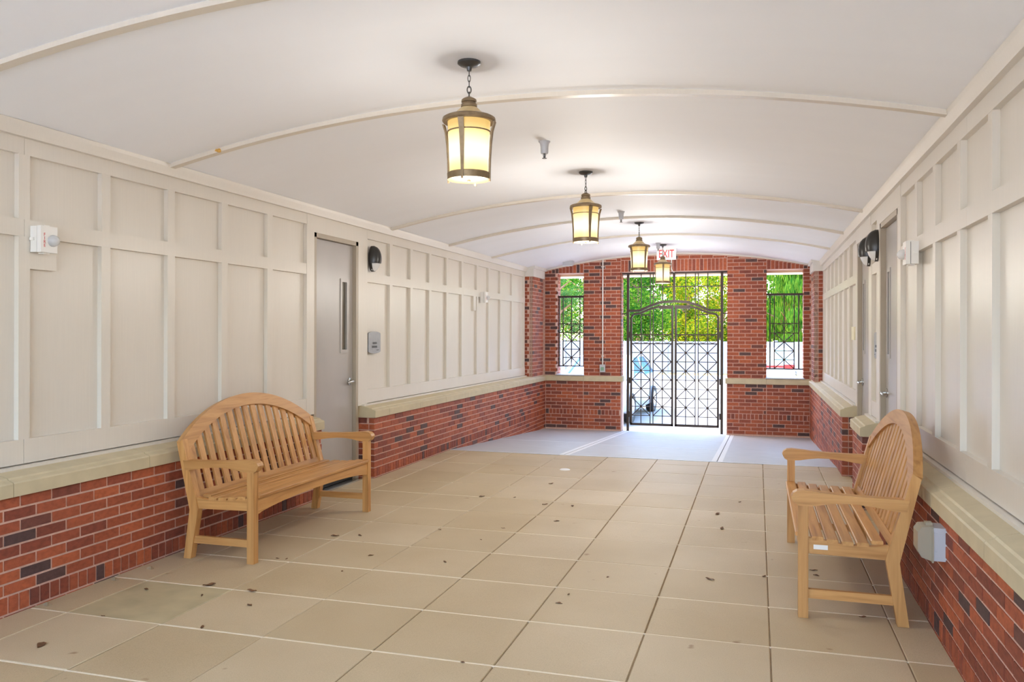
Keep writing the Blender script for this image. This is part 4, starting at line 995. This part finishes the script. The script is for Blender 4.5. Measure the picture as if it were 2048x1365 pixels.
spots = [('pine', -10.6, 42.6, 1.0, 'tall pine with a brown trunk behind the fence, seen in the left opening'),
         ('green', -6.1, 43.7, 1.05, 'green leafy tree behind the left gate leaf'),
         ('yellow', -1.9, 42.7, 1.0, 'bright yellow green tree behind the right gate leaf'),
         ('willow', 2.6, 42.9, 1.0, 'drooping green tree in the right half of the right opening'),
         ('green', -15.6, 43.2, 1.1, 'green leafy tree at the far left behind the fence'),
         ('green', 7.3, 43.2, 1.1, 'green leafy tree at the far right behind the fence'),
         ('pine', -13.4, 48.4, 1.15, 'tall pine standing back at the left behind the first pine'),
         ('green', -8.0, 50.0, 1.05, 'green leafy tree standing back left of the gate'),
         ('yellow', -3.7, 48.4, 1.2, 'tall yellow green tree standing back in the middle of the gate'),
         ('willow', 1.7, 48.8, 1.1, 'drooping green tree standing back in the left half of the right opening'),
         ('green', 7.4, 49.6, 1.2, 'green leafy tree standing back at the far right'),
         ('green', -11.2, 55.0, 1.5, 'tallest green tree at the back on the left'),
         ('willow', -4.4, 55.4, 1.4, 'tall drooping tree at the back behind the gate'),
         ('green', 2.6, 55.6, 1.5, 'tallest green tree at the back on the right'),
         ('green', -8.3, 64.0, 1.9, 'great green tree farthest back behind the left part of the gate'),
         ('willow', 0.6, 65.0, 1.9, 'great drooping tree farthest back behind the right part of the gate'),
         ('green', -17.5, 64.0, 1.9, 'great green tree farthest back behind the left opening')]
spots += [('bush', x, 39.45, 0.72, l) for i, (x, l) in enumerate(((-6.9, 'yellow green bush over the fence at the left gate post'), (-4.3, 'yellow green bush over the fence at mid gate'), (-1.7, 'yellow green bush over the fence at the right gate post'), (1.0, 'yellow green bush over the fence in the right opening'), (-9.6, 'yellow green bush over the fence in the left opening')))]
for i, (kd, x, y, s, lab) in enumerate(spots):
    if kd not in protos: protos[kd] = t = make_tree(kd, 11+i)
    else:
        t = copy_tree(protos[kd])
    t.location = (x, y, GZ+0.1); t.rotation_euler = (0, 0, 1.7*i); t.scale = (s, s, s)
    tag(t, lab, 'bush' if kd == 'bush' else 'tree', 'bushes along the fence' if kd == 'bush' else 'trees behind the fence')
# straw coloured grass outside the right opening
rnd = random.Random(5); mb = MB()
for i in range(260):
    a = rnd.uniform(0, 2*PI); r = rnd.uniform(0.15, 0.62); h = rnd.uniform(1.2, 1.68); bx, by = rnd.uniform(-.08, .08), rnd.uniform(-.08, .08)
    prev = None
    for k in range(7):
        t = k/6; p = Vector((bx+math.cos(a)*r*t**1.6, by+math.sin(a)*r*t**1.6, h*(1.5*t-0.72*t*t)))
        ww = 0.006*(1-0.8*t); q = Vector((-math.sin(a)*ww, math.cos(a)*ww, 0))
        if prev: mb.add([prev[0], prev[1], p+q, p-q], [(0, 1, 2, 3)])
        prev = (p-q, p+q)
gr = empty('ornamental_grass', (0.93, 16.35, GZ)); tag(gr, 'straw coloured ornamental grass outside the right opening', 'grass')
o = mb.build('blades', M['straw'], gr, fix=False); o['kind'] = 'stuff'

def make_car(glass):
    """Saloon, nose towards +x, 4.6 m long."""
    c = empty('car')
    W = 0.88
    low = [(-2.28, 0.32), (-2.30, 0.55), (-2.27, 0.82), (-2.15, 0.95), (-1.5, 1.0), (-0.2, 0.96), (0.75, 0.95), (1.4, 0.88), (2.0, 0.78), (2.24, 0.66), (2.29, 0.48), (2.25, 0.30), (1.85, 0.22), (-1.9, 0.22)]
    bm = bmesh.new()
    def loft(poly, w0, w1, zsplit):
        n = len(poly); rings = []
        for yy, k in ((-1.0, 0.86), (-0.97, 0.95), (-0.8, 1.0), (0.8, 1.0), (0.97, 0.95), (1.0, 0.86)):
            cx = sum(p[0] for p in poly)/n; cz = sum(p[1] for p in poly)/n
            rings.append([bm.verts.new((cx+(p[0]-cx)*(1-(1-k)*0.35), yy*W*(1-0.06*abs(p[0])/2.3), cz+(p[1]-cz)*(1-(1-k)*0.5))) for p in poly])
        for a, b in zip(rings, rings[1:]):
            for i in range(n): bm.faces.new((a[i], a[(i+1) % n], b[(i+1) % n], b[i]))
        bm.faces.new(list(reversed(rings[0]))); bm.faces.new(rings[-1])
    loft(low, 0, 0, 0)
    bmesh.ops.recalc_face_normals(bm, faces=bm.faces)
    me = bpy.data.meshes.new('body'); bm.to_mesh(me); bm.free()
    for p in me.polygons: p.use_smooth = True
    try: me.set_sharp_from_angle(angle=math.radians(35))
    except Exception: pass
    me.materials.append(M['carwhite']); link('body', me, c)
    def cabin(zx, nm, mat, inset):
        mb = MB(); rows = []
        for x0, x1, z, w in zx: mb.v += [(x0, -w, z), (x1, -w, z), (x1, w, z), (x0, w, z)]
        m_ = len(zx)
        for k in range(m_-1):
            for i in range(4): j = (i+1) % 4; mb.f.append((4*k+i, 4*k+j, 4*k+4+j, 4*k+4+i))
        mb.f.append((4*m_-4, 4*m_-3, 4*m_-2, 4*m_-1)); mb.f.append((3, 2, 1, 0))
        return mb.build(nm, mat, c)
    cabin([(-1.72, 1.12, 0.92, 0.80), (-0.98, 0.34, 1.40, 0.62)], 'windows', glass, 0)
    cabin([(-1.02, 0.36, 1.385, 0.635), (-0.96, 0.30, 1.43, 0.60), (-0.80, 0.12, 1.45, 0.52)], 'roof', M['carwhite'], 0)
    for s in (-1, 1):
        for a, b in (((-1.76, 0.93), (-1.00, 1.41)), ((1.16, 0.92), (0.36, 1.41)), ((-0.25, 0.93), (-0.28, 1.41))):
            MB().bar((a[0], s*0.805, a[1]), (b[0], s*0.625, b[1]), 0.09, 0.05).build('pillar', M['carwhite'], c)
        MB().box(1.0-0.06, 1.0+0.1, *sorted((s*0.86, s*1.02)), 0.93, 1.06).build('side_mirror', M['carwhite'], c)
        for x in (-1.38, 1.40):
            wv = MB().lathe([(0.0001, -0.1), (0.20, -0.1), (0.31, -0.09), (0.325, -0.05), (0.325, 0.06), (0.31, 0.1), (0.22, 0.1), (0.19, 0.085), (0.0001, 0.085)], 24, (0, 0, 0), 'y').build('wheel', M['rubber'], c, smooth=True, loc=(x, s*0.78, 0.325))
            wv.scale = (1, s, 1)
            hb = MB().lathe([(0.0001, 0.108), (0.06, 0.108), (0.19, 0.098), (0.2, 0.09), (0.0001, 0.088)], 20, (0, 0, 0), 'y').build('rim', M['chrome'], wv, smooth=True)
        MB().box(2.12, 2.275, *sorted((s*0.42, s*0.74)), 0.58, 0.70).build('head_lamp', M['lens'], c)
        MB().box(-2.30, -2.08, *sorted((s*0.46, s*0.80)), 0.74, 0.90).build('tail_lamp', M['tail'], c)
    MB().box(-2.325, -2.2, -0.5, 0.5, 0.80, 0.87).build('tail_bar', M['tail'], c)
    MB().box(-2.33, -2.27, -0.16, 0.16, 0.56, 0.70).build('licence_plate', M['plate'], c)
    MB().box(-2.33, -2.2, -0.72, 0.72, 0.30, 0.42).build('rear_bumper', M['grey'], c)
    return c
c1 = make_car(M['carglass']); c1.location = (-3.40, 19.3, GZ); c1.rotation_euler = (0, 0, -PI/2-0.05); tag(c1, 'white car with blue tinted windows parked left of the gate', 'car', 'parked cars')
c2 = make_car(M['rearglass']); c2.location = (0.42, 31.6, GZ); c2.rotation_euler = (0, 0, PI/2); tag(c2, 'pale car with a red tail bar seen through the right opening', 'car', 'parked cars')
